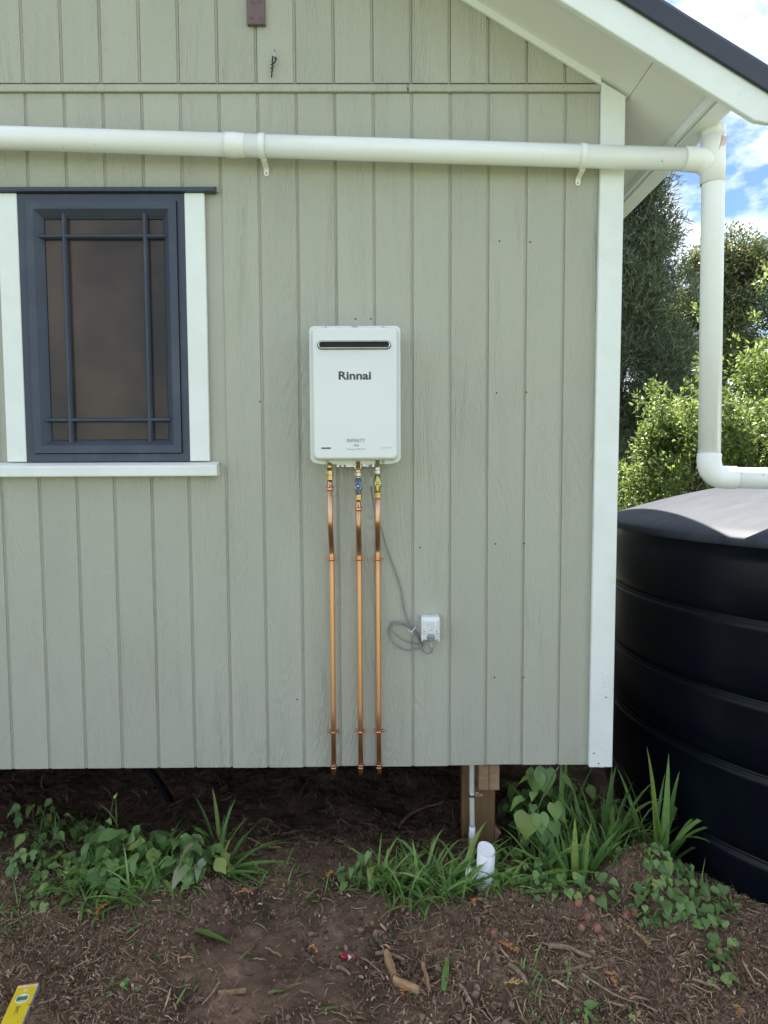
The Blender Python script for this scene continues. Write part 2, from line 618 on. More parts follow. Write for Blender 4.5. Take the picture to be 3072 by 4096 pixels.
M_twig = mat("dead_stick", (.17, .115, .078), .85, c2=(.30, .21, .14), cscale=45, bump=.4, bscale=120, bdist=.0015, rnd=.4)
M_bulb = mat("pink_bulb", (.30, .12, .085), .55, c2=(.16, .085, .055), cscale=50, cpos=(.45, .7), bump=.2, bscale=90, rnd=.35)
M_orange = mat("dead_frond", (.60, .27, .08), .75, c2=(.45, .18, .06), cscale=80, rnd=.35)
M_foil_r = mat("red_wrapper", (.42, .015, .03), .25, spec=.7)
M_foil_w = mat("white_wrapper", (.75, .72, .78), .35)
M_litter = attrmat("dry_litter", .85, .2)
M_bark = mat("bark", (.07, .055, .042), .9, c2=(.13, .105, .08), cscale=14, stretch=(3, 3, .6), bump=.6, bscale=20, bdist=.02)
M_sword = leafmat("sword_leaf", (.090, .185, .048), (.225, .380, .105), .34)
M_broad = leafmat("broad_leaf", (.095, .185, .060), (.215, .345, .110), .30)
M_vine = leafmat("vine_leaf", (.105, .200, .064), (.240, .375, .120), .30)
M_pale = leafmat("wilted_leaf", (.17, .23, .14), (.26, .31, .21), .2, rough=.7)
M_grass = leafmat("grass_blades", None or (.1, .1, .1), (.1, .1, .1), .30, attr=True)
M_stem = mat("plant_stem", (.075, .12, .035), .6, c2=(.11, .14, .05), cscale=40)
M_crown = leafmat("tree_leaves", (.1, .1, .1), (.1, .1, .1), .42, attr=True, rough=.33, spec=.6)
M_needle = leafmat("conifer_sprays", (.1, .1, .1), (.1, .1, .1), .18, attr=True, rough=.6, spec=.3)


def obscure_glass():
    m, nt, p = newmat("obscure_glass")
    tc = nd(nt, "ShaderNodeTexCoord")
    n = nd(nt, "ShaderNodeTexNoise"); n.inputs["Scale"].default_value = 2.6; n.inputs["Detail"].default_value = 3
    nt.links.new(tc.outputs["Object"], n.inputs["Vector"])
    r = nd(nt, "ShaderNodeValToRGB")
    r.color_ramp.elements[0].position = .35; r.color_ramp.elements[1].position = .72
    r.color_ramp.elements[0].color = (.022, .0145, .009, 1); r.color_ramp.elements[1].color = (.085, .055, .034, 1)  # mottled brown base colour imitates uneven reflections in the panes
    nt.links.new(n.outputs[0], r.inputs[0])
    nt.links.new(r.outputs[0], p.inputs["Base Color"])
    p.inputs["Roughness"].default_value = .24
    p.inputs["Specular IOR Level"].default_value = .32
    n2 = nd(nt, "ShaderNodeTexNoise"); n2.inputs["Scale"].default_value = 260
    nt.links.new(tc.outputs["Object"], n2.inputs["Vector"])
    b = nd(nt, "ShaderNodeBump"); b.inputs["Strength"].default_value = .25; b.inputs["Distance"].default_value = .001
    nt.links.new(n2.outputs[0], b.inputs["Height"]); nt.links.new(b.outputs[0], p.inputs["Normal"])
    return m


M_glass = obscure_glass()


def copper_mat():
    """copper tube, heat-darkened where it was bent with a torch"""
    m, nt, p = newmat("copper_tube")
    tc = nd(nt, "ShaderNodeTexCoord")
    sp = nd(nt, "ShaderNodeSeparateXYZ")
    nt.links.new(tc.outputs["Object"], sp.inputs[0])
    n = nd(nt, "ShaderNodeTexNoise"); n.inputs["Scale"].default_value = 14; n.inputs["Detail"].default_value = 4
    mp = nd(nt, "ShaderNodeMapping"); mp.inputs["Scale"].default_value = (4, 4, .6)
    nt.links.new(tc.outputs["Object"], mp.inputs[0]); nt.links.new(mp.outputs[0], n.inputs["Vector"])
    a = nd(nt, "ShaderNodeMath", operation='MULTIPLY_ADD')
    nt.links.new(n.outputs[0], a.inputs[0]); a.inputs[1].default_value = .05
    nt.links.new(sp.outputs[2], a.inputs[2])
    mr = nd(nt, "ShaderNodeMapRange")
    mr.inputs[1].default_value = 0.45; mr.inputs[2].default_value = 1.70
    nt.links.new(a.outputs[0], mr.inputs[0])
    r = nd(nt, "ShaderNodeValToRGB")
    e = r.color_ramp.elements
    e[0].position = 0.0; e[0].color = (.74, .40, .25, 1)
    e[1].position = 1.0; e[1].color = (.72, .40, .27, 1)
    for pos, c in ((.10, (.74, .39, .23)), (.35, (.84, .46, .23)), (.66, (.84, .47, .25)), (.735, (.70, .36, .17)), (.765, (.46, .235, .14)), (.80, (.50, .26, .155)), (.83, (.62, .34, .16)), (.87, (.78, .47, .29)), (.93, (.84, .53, .40))):
        q = e.new(pos); q.color = rgb(c)
    nt.links.new(mr.outputs[0], r.inputs[0])
    nt.links.new(r.outputs[0], p.inputs["Base Color"])
    p.inputs["Metallic"].default_value = 1.0
    p.inputs["Roughness"].default_value = .47
    return m


M_copper = copper_mat()
M_copperfit = mat("bright_copper_fitting", (.72, .36, .22), .22, 1.0, c2=(.55, .25, .14), cscale=50)


def ground_mat():
    m, nt, p = newmat("soil_and_lawn")
    L = nt.links.new
    tc = nd(nt, "ShaderNodeTexCoord")
    n1 = nd(nt, "ShaderNodeTexNoise"); n1.inputs["Scale"].default_value = 4.2; n1.inputs["Detail"].default_value = 10; n1.inputs["Roughness"].default_value = .68
    L(tc.outputs["Object"], n1.inputs["Vector"])
    r1 = nd(nt, "ShaderNodeValToRGB")
    r1.color_ramp.elements[0].position = .3; r1.color_ramp.elements[0].color = (.115, .070, .050, 1)
    r1.color_ramp.elements[1].position = .72; r1.color_ramp.elements[1].color = (.325, .212, .155, 1)
    L(n1.outputs[0], r1.inputs[0])
    n2 = nd(nt, "ShaderNodeTexNoise"); n2.inputs["Scale"].default_value = 3; n2.inputs["Detail"].default_value = 8
    L(tc.outputs["Object"], n2.inputs["Vector"])
    r2 = nd(nt, "ShaderNodeValToRGB")
    r2.color_ramp.elements[0].position = .35; r2.color_ramp.elements[0].color = (.13, .155, .075, 1)
    r2.color_ramp.elements[1].position = .7; r2.color_ramp.elements[1].color = (.205, .215, .12, 1)
    L(n2.outputs[0], r2.inputs[0])
    a = nd(nt, "ShaderNodeAttribute", attribute_name="Col")
    mx = nd(nt, "ShaderNodeMix", data_type='RGBA')
    nw = nd(nt, "ShaderNodeTexNoise"); nw.inputs["Scale"].default_value = 2.1; nw.inputs["Detail"].default_value = 5; nw.inputs["Roughness"].default_value = .6
    L(tc.outputs["Object"], nw.inputs["Vector"])
    wr_ = nd(nt, "ShaderNodeMapRange"); wr_.inputs[1].default_value = .38; wr_.inputs[2].default_value = .62; wr_.inputs[3].default_value = .62; wr_.inputs[4].default_value = 1.22
    L(nw.outputs[0], wr_.inputs[0])
    damp = nd(nt, "ShaderNodeHueSaturation"); L(wr_.outputs[0], damp.inputs["Value"]); L(r1.outputs[0], damp.inputs["Color"])
    L(a.outputs["Fac"], mx.inputs["Factor"]); L(r2.outputs[0], mx.inputs["A"]); L(damp.outputs[0], mx.inputs["B"])
    L(mx.outputs["Result"], p.inputs["Base Color"])
    p.inputs["Roughness"].default_value = .95
    p.inputs["Specular IOR Level"].default_value = .15
    n3 = nd(nt, "ShaderNodeTexNoise"); n3.inputs["Scale"].default_value = 140; n3.inputs["Detail"].default_value = 6; n3.inputs["Roughness"].default_value = .7
    L(tc.outputs["Object"], n3.inputs["Vector"])
    b = nd(nt, "ShaderNodeBump"); b.inputs["Strength"].default_value = 1.0; b.inputs["Distance"].default_value = .012
    L(n3.outputs[0], b.inputs["Height"]); L(b.outputs[0], p.inputs["Normal"])
    return m


M_ground = ground_mat()

# ================================================================== ground
def axis_coords(lo, hi, step, far, grow=1.16):
    c = list(np.arange(lo, hi + 1e-6, step))
    s = step; x = hi
    while x < far:
        s *= grow; x += s; c.append(x)
    s = step; x = lo
    pre = []
    while x > -far:
        s *= grow; x -= s; pre.append(x)
    return np.array(pre[::-1] + c)


gx = axis_coords(-2.1, 2.0, 0.0085, 1500)
gy = axis_coords(-1.25, 1.2, 0.0085, 1500)
GX, GY = np.meshgrid(gx, gy)
GZ = gh(GX, GY)
soil = sstep(-3.6, -3.2, GX + .5 * vnoise(GX * 1.5, GY * 1.5, 21)) * (1 - sstep(2.4, 3.0, GX + .5 * vnoise(GX * 1.5, GY * 1.5, 22))) * sstep(-1.9, -1.35, GY + .5 * vnoise(GX * 2, GY * 2, 23)) * (1 - sstep(2.0, 2.6, GY + .4 * vnoise(GX * 2, GY * 2, 24)))
under = sstep(-6, -5.6, GX) * (1 - sstep(.9, 1.1, GX)) * sstep(-.2, .2, GY) * (1 - sstep(6.0, 6.2, GY))
soil = np.maximum(soil, under)
V = np.stack([GX.ravel(), GY.ravel(), GZ.ravel()], 1)
ny, nx = GX.shape
I = (np.arange(ny - 1)[:, None] * nx + np.arange(nx - 1)[None, :]).ravel()
Q = np.stack([I, I + 1, I + nx + 1, I + nx], 1)
cc = np.repeat(soil.ravel()[:, None], 3, 1)
ground = link("ground", mesh_np("ground", V, Q, cc, True), M_ground, kind="structure")

# ================================================================== house
SL = 0.585                                              # roof slope
def sof(x): return 3.108 - SL * (x - .827)              # underside line of the raking soffit
RIDGE = -2.5
house = thing("house", (-2.4, 0, 0), "weatherboard house with sage grey grooved boards, white trim and dark roof", "house")
ZB = 0.45
GW = 0.0044                                             # half a groove
BACK = 0.0065
# wall sheet that shows in the grooves, with the window opening left out
WX0, WX1, WZ0, WZ1 = -1.53, -.90, 1.70, 2.76
bm = bmesh.new()
def quad(a, b, c, d):
    bm.faces.new([bm.verts.new(p) for p in (a, b, c, d)])
yb = BACK
quad((-5.8, yb, ZB), (WX0, yb, ZB), (WX0, yb, 3.16), (-5.8, yb, 3.16))
quad((WX1, yb, ZB), (.80, yb, ZB), (.80, yb, 3.15), (WX1, yb, 3.16))
quad((WX0, yb, ZB), (WX1, yb, ZB), (WX1, yb, WZ0), (WX0, yb, WZ0))
quad((WX0, yb, WZ1), (WX1, yb, WZ1), (WX1, yb, 3.16), (WX0, yb, 3.16))
bm.faces.new([bm.verts.new(p) for p in ((-5.8, yb, 3.16), (.76, yb, 3.16), (RIDGE, yb, sof(RIDGE) + .03), (-5.8, yb, 3.16 + .01))])
wall = link("wall", bm_mesh("wall", bm), M_groove, house)
def board_piece(x0, x1, z0, ztop, yf=0.0, lap=True):
    """one board: square left edge, rebated lip along its right edge that makes the groove"""
    yb_ = BACK + .004
    if lap:
        P = [(x0, yb_), (x0, yf + .0008), (x0 + .0008, yf), (x1 - .0090, yf), (x1 - .0078, yf + .0052), (x1, yf + .0055), (x1, yb_)]
    else:
        P = [(x0, yb_), (x0, yf + .0008), (x0 + .0008, yf), (x1 - .0008, yf), (x1, yf + .0008), (x1, yb_)]
    lo = [(x, y, z0) for x, y in P]; hi = [(x, y, max(ztop(x), z0 + .003)) for x, y in P]
    return link("board", loops_mesh("board", [lo, hi], smooth=False), M_board, wall)


for k in range(-21, 5):
    x0 = k * .15 + .0056; x1 = x0 + .1468
    if k == 4: x1 = .735
    hid = x1 > -1.56 and x0 < -.87
    spans = [(ZB, 1.69), (2.765, 3.1385)] if hid else [(ZB + random.uniform(-.003, .003), 3.1385)]
    for z0, z1 in spans:
        board_piece(x0, x1, z0, lambda x, z1=z1: z1, lap=k < 4)
for k in range(-21, 5):                                 # gable boards above the flashing strip
    x0 = k * .15 + .0016; x1 = x0 + .1468
    z0 = 3.1765
    if k == 4: x1 = .725
    x1 = min(x1, x0 + (sof(x0) + .03 - z0) / SL - .002) if sof(x1) + .03 <= z0 + .005 else x1
    if sof(x0) + .03 <= z0 + .02 or x1 - x0 < .02: continue
    board_piece(x0, x1, z0, lambda x: sof(x) + .03, -.004, lap=x1 - x0 > .14)
for hx, hz in ((.346, 2.576), (.467, 2.572), (.338, 1.981), (.457, 1.984), (.337, 1.373), (.453, 1.374), (.336, .821), (.456, .82), (-.225, 2.275), (-.164, 2.275), (-.476, .734), (.03, 1.36), (-.61, 1.95)):
    link("screw_hole", lathe("screw_hole", [(.0, -.0006), (.0030, -.0006), (.0034, .0)], (hx, 0, hz), (0, 1, 0), 10, caps=False), M_dark, wall)
# flashing strip between lower boards and gable boards
for xa, xb in ((-3.15, -.018), (-.012, .735)):
    link("flashing_strip", box("flashing_strip", xa, xb, -.012, .010, 3.141, 3.168, .002), M_board, house)
# remaining shell
link("side_wall", box("side_wall", .78, .80, .011, 6.0, ZB - .02, 3.08), M_board, house)
link("back_wall", box("back_wall", -5.8, .78, 5.98, 6.0, .2, 3.1), M_board, house)
link("end_wall", box("end_wall", -5.82, -5.80, .011, 6.0, 0.0, 3.1), M_board, house)
link("floor", box("floor", -5.8, .779, .012, 5.97, .475, .55), M_timber, house)
link("bottom_plate", box("bottom_plate", -5.8, .779, .012, .06, .458, .474), M_timber, house)
# corner board, cut to the rake at its head
cbx0, cbx1 = .7355, .8290
link("corner_board", prism("corner_board", [(cbx0 - .009, ZB - .004), (cbx1 - .007, ZB - .004), (cbx1, sof(cbx1) + .012), (cbx0, sof(cbx0) + .012)], -.022, -.0005, .0025), M_whitew, house)
link("corner_board", box("corner_board", .803, .8215, -.0004, .09, ZB, 3.08, .002), M_white, house)
cb = house.children[-2]
for hx, hz in ((.791, .741), (.745, .506), (.765, .462)):
    link("screw_hole", lathe("screw_hole", [(0, -.0006), (.003, -.0006), (.0034, 0)], (hx, -.022, hz), (0, 1, 0), 10, caps=False), M_dark, cb)


def raked(name, x0, x1, y0, y1, lo, hi, m, bev=.0, par=house):
    """a bar that follows the rake between x0 and x1; lo/hi are offsets from the soffit line"""
    return link(name, prism(name, [(x0, sof(x0) + lo), (x1, sof(x1) + lo), (x1, sof(x1) + hi), (x0, sof(x0) + hi)], y0, y1, bev), m, par)


raked("scotia", RIDGE, cbx0 - .001, -.020, -.0045, .0, .030, M_white, .002)
raked("gable_soffit", RIDGE, .846, -.299, .02, .026, .034, M_soffit)
raked("side_soffit", .849, 1.044, -.299, 6.2, .026, .034, M_soffit)
# barge board with its plumb-cut tail
bb = [(RIDGE, sof(RIDGE) - .018), (1.178, sof(1.178) - .018), (1.232, sof(1.178) - .026), (1.249, sof(1.178) - .020), (1.249, sof(1.249) + .104), (RIDGE, sof(RIDGE) + .104)]
link("barge_board", prism("barge_board", bb, -.325, -.300, .003), M_whitew, house)
# fascia, gutter under the right-hand eave
link("fascia", box("fascia", 1.045, 1.063, -.298, 6.2, 2.972, 3.05, .002), M_white, house)
gp = [(1.066, 2.963), (1.135, 2.963), (1.158, 2.978), (1.166, 3.04), (1.172, 3.075), (1.160, 3.078), (1.152, 3.045), (1.145, 2.985), (1.13, 2.970), (1.070, 2.970), (1.070, 3.07), (1.066, 3.07)]
link("gutter", prism("gutter", gp, -.297, 6.2), M_pvc, house)
# roof: steel sheet and the folded flashing over the barge
roof = link("roof", prism("roof", [(RIDGE, sof(RIDGE) + .165), (1.115, sof(1.115) + .165), (1.115, sof(1.115) + .172), (RIDGE, sof(RIDGE) + .172)], -.30, 6.3), M_roof, house)
lx = 2 * RIDGE
link("roof_sheet", prism("roof_sheet", [(RIDGE, sof(RIDGE) + .165), (lx - 1.115, sof(1.115) + .165), (lx - 1.115, sof(1.115) + .172), (RIDGE, sof(RIDGE) + .172)], -.30, 6.3), M_roof, roof)
def flash_prof(x, s=1):
    z = sof(x)
    P = [(-.327, .094), (-.332, .092), (-.339, .098), (-.340, .108), (-.337, .172), (-.331, .186), (-.318, .195), (-.300, .198), (-.285, .198), (-.285, .190), (-.30, .190), (-.326, .17)]
    return [(x, a, z + b) for a, b in P]
link("barge_flashing", loops_mesh("barge_flashing", [flash_prof(RIDGE), flash_prof(1.285)], smooth=False), M_roof, roof)
P2 = [[(lx - p[0], p[1], p[2]) for p in L] for L in (flash_prof(RIDGE), flash_prof(1.285))]
link("barge_flashing", loops_mesh("barge_flashing", P2, smooth=False), M_roof, roof)
link("barge_board", prism("barge_board", [(lx - p[0], p[1]) for p in bb], -.325, -.300, .003), M_whitew, house)
link("gable_soffit", prism("gable_soffit", [(lx - x, z) for x, z in ((RIDGE, sof(RIDGE) + .026), (1.044, sof(1.044) + .026), (1.044, sof(1.044) + .034), (RIDGE, sof(RIDGE) + .034))], -.299, 6.2), M_soffit, house)
# bearer: two planks on edge, end grain to the camera
for xa, xb in ((.281, .3255), (.3270, .371)):
    link("bearer", box("bearer", xa, xb, .062, 5.9, .312, .4745, .003), M_endgrain, house)

# ------------------------------------------------------------------ window (a part of the house with its own pieces)
fx0, fx1, fz0, fz1 = -1.539, -.889, 1.7145, 2.7545
def ring_frame(name, o, i, yo0, yo1, yi0, yi1, m, par):
    """rectangular frame: outer rect o, inner rect i (x0,x1,z0,z1); front y at the outer and the inner edge, back y"""
    def L(rc, y): return [(rc[0], y, rc[2]), (rc[1], y, rc[2]), (rc[1], y, rc[3]), (rc[0], y, rc[3])]
    me = loops_mesh(name, [L(o, yo1), L(o, yo0), L(i, yi0), L(i, yi1), L(o, yo1)], smooth=False, cap0=False, cap1=False)
    bm = bmesh.new(); bm.from_mesh(me); bmesh.ops.remove_doubles(bm, verts=bm.verts[:], dist=1e-5)
    bmesh.ops.recalc_face_normals(bm, faces=bm.faces[:]); bm.to_mesh(me); bm.free()
    return link(name, me, m, par)
window = ring_frame("window", (fx0, fx1, fz0, fz1), (fx0 + .030, fx1 - .030, fz0 + .030, fz1 - .026), -.014, .05, -.012, .05, M_window, house)
window["label"] = "grey-blue window with obscure glass and white facings"
sx0, sx1, sz0, sz1 = fx0 + .0325, fx1 - .0325, fz0 + .0335, fz1 - .0285
ring_frame("sash", (sx0, sx1, sz0, sz1), (sx0 + .030, sx1 - .030, sz0 + .030, sz1 - .030), -.022, .045, -.021, .045, M_window, window)
ring_frame("glazing_bevel", (sx0 + .0302, sx1 - .0302, sz0 + .0302, sz1 - .0302), (sx0 + .058, sx1 - .058, sz0 + .052, sz1 - .060), -.0205, .03, .010, .03, M_window, window)
gx0, gx1, gz0, gz1 = sx0 + .058, sx1 - .058, sz0 + .052, sz1 - .060
bx = (-1.365, -1.049); bz = (2.596, 1.880)
xs = [gx0, bx[0], bx[1], gx1]; zs = [gz0, bz[1], bz[0], gz1]
for i in range(3):
    for j in range(3):
        link("pane", box("pane", xs[i] + .002, xs[i + 1] - .002, .014, .020, zs[j] + .002, zs[j + 1] - .002), M_glass, window)
def bar_prof(c, w=.0092):
    return [(c - w, .0125), (c - w * .95, -.004), (c - w * .35, -.013), (c + w * .35, -.013), (c + w * .95, -.004), (c + w, .0125)]
for c in bx:
    za, zb = sz0 + .040, sz1 - .043
    link("glazing_bar", loops_mesh("glazing_bar", [[(x, y, za) for x, y in bar_prof(c)], [(x, y, zb) for x, y in bar_prof(c)]], smooth=False), M_window, window)
for c in bz:
    xa, xb = sx0 + .043, sx1 - .043
    link("glazing_bar", loops_mesh("glazing_bar", [[(xa, y + .0012, z) for z, y in bar_prof(c, .0085)], [(xb, y + .0012, z) for z, y in bar_prof(c, .0085)]], smooth=False), M_window, window)
link("facing_board", box("facing_board", -.8885, -.811, -.019, -.0005, 1.7145, 2.7565, .0025), M_whitew, window)
link("facing_board", box("facing_board", -1.616, -1.5395, -.019, -.0005, 1.7145, 2.7565, .0025), M_whitew, window)
sp = [(-.050, 1.655), (-.052, 1.659), (-.052, 1.692), (-.048, 1.698), (-.0005, 1.712), (-.0005, 1.655)]
link("sill", loops_mesh("sill", [[(-1.665, y, z) for y, z in sp], [(-.776, y, z) for y, z in sp]], smooth=False), M_whitew, window)
hp = [(-.033, 2.7575), (-.035, 2.759), (-.034, 2.772), (-.030, 2.775), (-.0005, 2.786), (-.0005, 2.7575)]
link("head_flashing", loops_mesh("head_flashing", [[(-1.67, y, z) for y, z in hp], [(-.766, y, z) for y, z in hp]], smooth=False), M_window, window)
link("interior_wall", box("interior_wall", -1.9, -.6, .6, .62, .56, 3.0), M_soffit, house)

# ------------------------------------------------------------------ rainwater pipe
dp = thing("downpipe", (1.15, -.078, 1.6), "white rainwater pipe crossing the wall and dropping from the eave to the black tank", "pipe")
PR = .0415
def pl(x): return 2.889 - .0311 * (x + .0)             # slope of the long run
py = -.078
def runpt(x): return Vector((x, py, pl(x)))
link("pipe", tube("pipe", [runpt(-3.4), runpt(-2.0), runpt(-.66)], PR, 32), M_pvc, dp)
link("pipe", tube("pipe", [runpt(-.66), runpt(.2), runpt(1.06)], PR, 32), M_pvc, dp)
axis = (runpt(1) - runpt(0)).normalized()
link("coupling", lathe("coupling", [(PR, 0), (PR + .0035, .001), (PR + .0035, .040), (PR + .003, .044), (PR + .0015, .052), (PR + .0015, .072), (PR, .074)], runpt(-.712), axis, 32, caps=False), M_pvc, dp)
for cxp in (-.573, .648):
    c = runpt(cxp)
    clip = link("clip", lathe("clip", [(PR + .0003, -.013), (PR + .0032, -.0125), (PR + .0036, 0), (PR + .0032, .0125), (PR + .0003, .013)], c, axis, 32, caps=False), M_pvc, dp)
    zt = c.z - PR
    bm = bmesh.new()
    L = []
    for y, z, w in ((py + .008, zt + .002, .011), (py + .014, zt - .006, .0105), (-.012, zt - .014, .010), (-.0065, zt - .020, .010), (-.0065, zt - .034, .0095), (-.0065, zt - .040, .006)):
        L.append([(cxp + .004 - w, y, z), (cxp + .004 + w, y, z), (cxp + .004 + w, y + .0035, z), (cxp + .004 - w, y + .0035, z)])
    bm.free()
    link("strap", loops_mesh("strap", L, smooth=False), M_pvc, clip)
    zu = c.z + PR
    link("strap", tube("strap", [(cxp - .006, -.012, zu + .006), (cxp - .006, py + .01, zu + .003)], .006, 10), M_pvc, clip)
    link("screw", lathe("screw", [(0, .0025), (.0035, .002), (.0045, 0)], (cxp + .004, -.0066, zt - .031), (0, -1, 0), 12, caps=False), M_zinc, clip)
# tee: socket of the run, upright body, swept join
DX = 1.148
link("tee", lathe("tee", [(PR, 0), (PR + .0035, .0005), (PR + .0035, .175), (PR, .1755)], (DX, py, 2.765), (0, 0, 1), 32, caps=False), M_pvc, dp)
tee_arm = link("tee_arm", tube("tee_arm", catmull([runpt(1.035), runpt(1.07), (1.105, py, pl(1.105) - .004), (1.135, py, pl(1.135) - .020)], 5), PR + .0034, 32), M_pvc, dp)
link("label_sticker", loops_mesh("label_sticker", [[(DX + (PR + .0042) * math.sin(a), py - (PR + .0042) * math.cos(a), z) for a in np.linspace(.15, .75, 6)] for z in (2.875, 2.93)], cap0=False, cap1=False),
     mat("faded_sticker", (.66, .55, .48), .6, c2=(.55, .36, .28), cscale=90, cpos=(.5, .7)), dp).matrix_basis = Matrix.Translation((DX, py, 2.9)) @ Matrix.Rotation(R(14), 4, 'Y') @ Matrix.Translation((-DX, -py, -2.9))
link("outlet_spigot", lathe("outlet_spigot", [(PR, 0), (PR + .002, .001), (PR + .002, .030), (PR, .031)], (DX, py, 2.94), (0, 0, 1), 32, caps=False), M_pvc, dp)
link("pipe", tube("pipe", [(DX, py, 2.975), (DX + .003, py, 2.80), (DX + .016, py, 1.72)], PR, 32), M_pvc, dp)
EX = DX + .016
link("elbow", tube("elbow", catmull([(EX, py, 1.735), (EX, py, 1.70), (EX + .010, py, 1.668), (EX + .034, py, 1.646), (EX + .07, py, 1.640), (EX + .105, py, 1.639)], 5), PR + .0035, 32), M_pvc, dp)
link("pipe", tube("pipe", [(EX + .10, py, 1.639), (1.6, py + .02, 1.630), (2.3, py + .25, 1.615)], PR, 32), M_pvc, dp)
link("elbow", tube("elbow", catmull([(2.28, py + .244, 1.615), (2.36, py + .27, 1.612), (2.42, py + .3, 1.59), (2.43, py + .31, 1.5)], 5), PR + .003, 24), M_pvc, dp)

# ------------------------------------------------------------------ bracket and hook on the gable
br = thing("wall_bracket", (-.60, -.02, 3.38), "brown steel bracket plate fixed at the top of the gable boards", "bracket")
link("plate", box("plate", -.634, -.564, -.018, -.0045, 3.388, 3.62, .003), M_bracket, br)
link("fold", box("fold", -.632, -.562, -.024, -.0046, 3.3835, 3.3878, .001), M_bracket, br)
for sxx in (-.617, -.581):
    for szz in (3.41, 3.468, 3.53):
        link("screw", lathe("screw", [(0, .0035), (.004, .0028), (.0055, 0)], (sxx, -.0181, szz), (0, -1, 0), 12, caps=False), M_bracket, br)
hk = thing("screw_hook", (-.531, -.004, 3.29), "small bent wire hook screwed into the gable boards", "hook")
link("wire", tube("wire", catmull([(-.531, .0, 3.292), (-.531, -.016, 3.293), (-.531, -.022, 3.284), (-.530, -.020, 3.268), (-.530, -.012, 3.262), (-.530, -.008, 3.268)], 6), .0022, 10), M_zinc, hk)
ck = thing("knotted_cord", (-.531, -.02, 3.22), "black cord knotted and hanging from the wire hook", "cord")
pts = catmull([(-.536, -.018, 3.268), (-.537, -.020, 3.255), (-.538, -.020, 3.243), (-.533, -.022, 3.240), (-.524, -.020, 3.252), (-.524, -.016, 3.262), (-.530, -.016, 3.264)], 6)
link("loop", tube("loop", pts, .0027, 8), M_blackcord, ck)
tw = []
for i in range(60):
    t = i / 59
    a = t * 26
    tw.append((-.539 - .003 * t + .0052 * math.cos(a) * math.sin(math.pi * min(1, t * 1.3 + .15)), -.012 + .004 * math.sin(a) - .005, 3.243 - .052 * t))
link("knot", tube("knot", tw, .0024, 8), M_blackcord, ck)

# ------------------------------------------------------------------ water heater
WX = -.2255
heater = thing("water_heater", (WX, 0, 1.70), "white gas water heater hung on the wall above three copper pipes", "water heater")
link("back_box", box("back_box", WX - .160, WX + .160, -.098, -.006, 1.722, 2.212, .006, 2), M_heater, heater)
# flange with the dip at its top edge and stepped bottom corners
def flange_outline():
    x0, x1, z0, z1 = -.4005, -.0505, 1.699, 2.2275
    r = .020
    P = []
    for i in range(7):
        a = R(90 * i / 6); P.append((x1 - r + r * math.cos(a), z1 - r + r * math.sin(a)))
    for dx, dz in ((.018, 0), (.012, -.002), (.007, -.0065), (0, -.0085), (-.007, -.0065), (-.012, -.002), (-.018, 0)):
        P.append((WX + dx, z1 + dz))
    for i in range(7):
        a = R(90 + 90 * i / 6); P.append((x0 + r + r * math.cos(a), z1 - r + r * math.sin(a)))
    r2 = .024
    for i in range(5):
        a = R(180 + 72 * i / 4); P.append((x0 + r2 + r2 * math.cos(a), z0 + .0045 + r2 + r2 * math.sin(a)))
    P += [(x0 + .036, z0 + .0015), (x0 + .044, z0), (x1 - .044, z0), (x1 - .036, z0 + .0015)]
    for i in range(5):
        a = R(288 + 72 * i / 4); P.append((x1 - r2 + r2 * math.cos(a), z0 + .0045 + r2 + r2 * math.sin(a)))
    return P
FO = flange_outline()
fl = prism("flange", FO, -.106, -.099, 0)
bm = bmesh.new(); bm.from_mesh(fl)
bmesh.ops.bevel(bm, geom=[e for e in bm.edges if abs(e.verts[0].co.y + .106) < 1e-5 and abs(e.verts[1].co.y + .106) < 1e-5], offset=.0022, segments=2, affect='EDGES')
bm.to_mesh(fl); bm.free()
flange = link("flange", fl, M_heater, heater)
def rl(x0, x1, z0, z1, r, y, n=8): return [(a, y, b) for a, b in rounded(x0, x1, z0, z1, r, n)]
fx = (-.3865, -.0615, 1.7135, 2.212)
cover = link("front_cover", loops_mesh("front_cover", [
    rl(fx[0], fx[1], fx[2], fx[3], .020, -.1055), rl(fx[0] + .001, fx[1] - .001, fx[2] + .001, fx[3] - .001, .020, -.160),
    rl(fx[0] + .004, fx[1] - .004, fx[2] + .0035, fx[3] - .0035, .018, -.172), rl(fx[0] + .009, fx[1] - .009, fx[2] + .008, fx[3] - .008, .015, -.178),
    rl(fx[0] + .013, fx[1] - .013, fx[2] + .012, fx[3] - .012, .012, -.1795)], cap0=False), M_heater, heater)
for p_ in cover.data.polygons:
    if len(p_.vertices) > 4: p_.use_smooth = False
FY = -.1797
# flue outlet: stainless oval ring round a black recess
ox0, ox1, oz0, oz1 = -.3605, -.0905, 2.1285, 2.1580
flue = link("flue_outlet", loops_mesh("flue_outlet", [
    rl(ox0 - .001, ox1 + .001, oz0 - .001, oz1 + .001, .0150, -.1793), rl(ox0, ox1, oz0, oz1, .0146, -.1880),
    rl(ox0 + .002, ox1 - .002, oz0 + .002, oz1 - .002, .0126, -.1905), rl(ox0 + .0045, ox1 - .0045, oz0 + .0045, oz1 - .0045, .010, -.1895),
    rl(ox0 + .0058, ox1 - .0058, oz0 + .0058, oz1 - .0058, .0088, -.1845), rl(ox0 + .0065, ox1 - .0065, oz0 + .0065, oz1 - .0065, .0080, -.1802)], cap0=False, cap1=False), M_steel, heater)
link("flue_opening", loops_mesh("flue_opening", [rl(ox0 + .006, ox1 - .006, oz0 + .006, oz1 - .006, .0085, -.1804), rl(ox0 + .0062, ox1 - .0062, oz0 + .0062, oz1 - .0062, .0083, -.1806)], smooth=False), M_dark, flue)
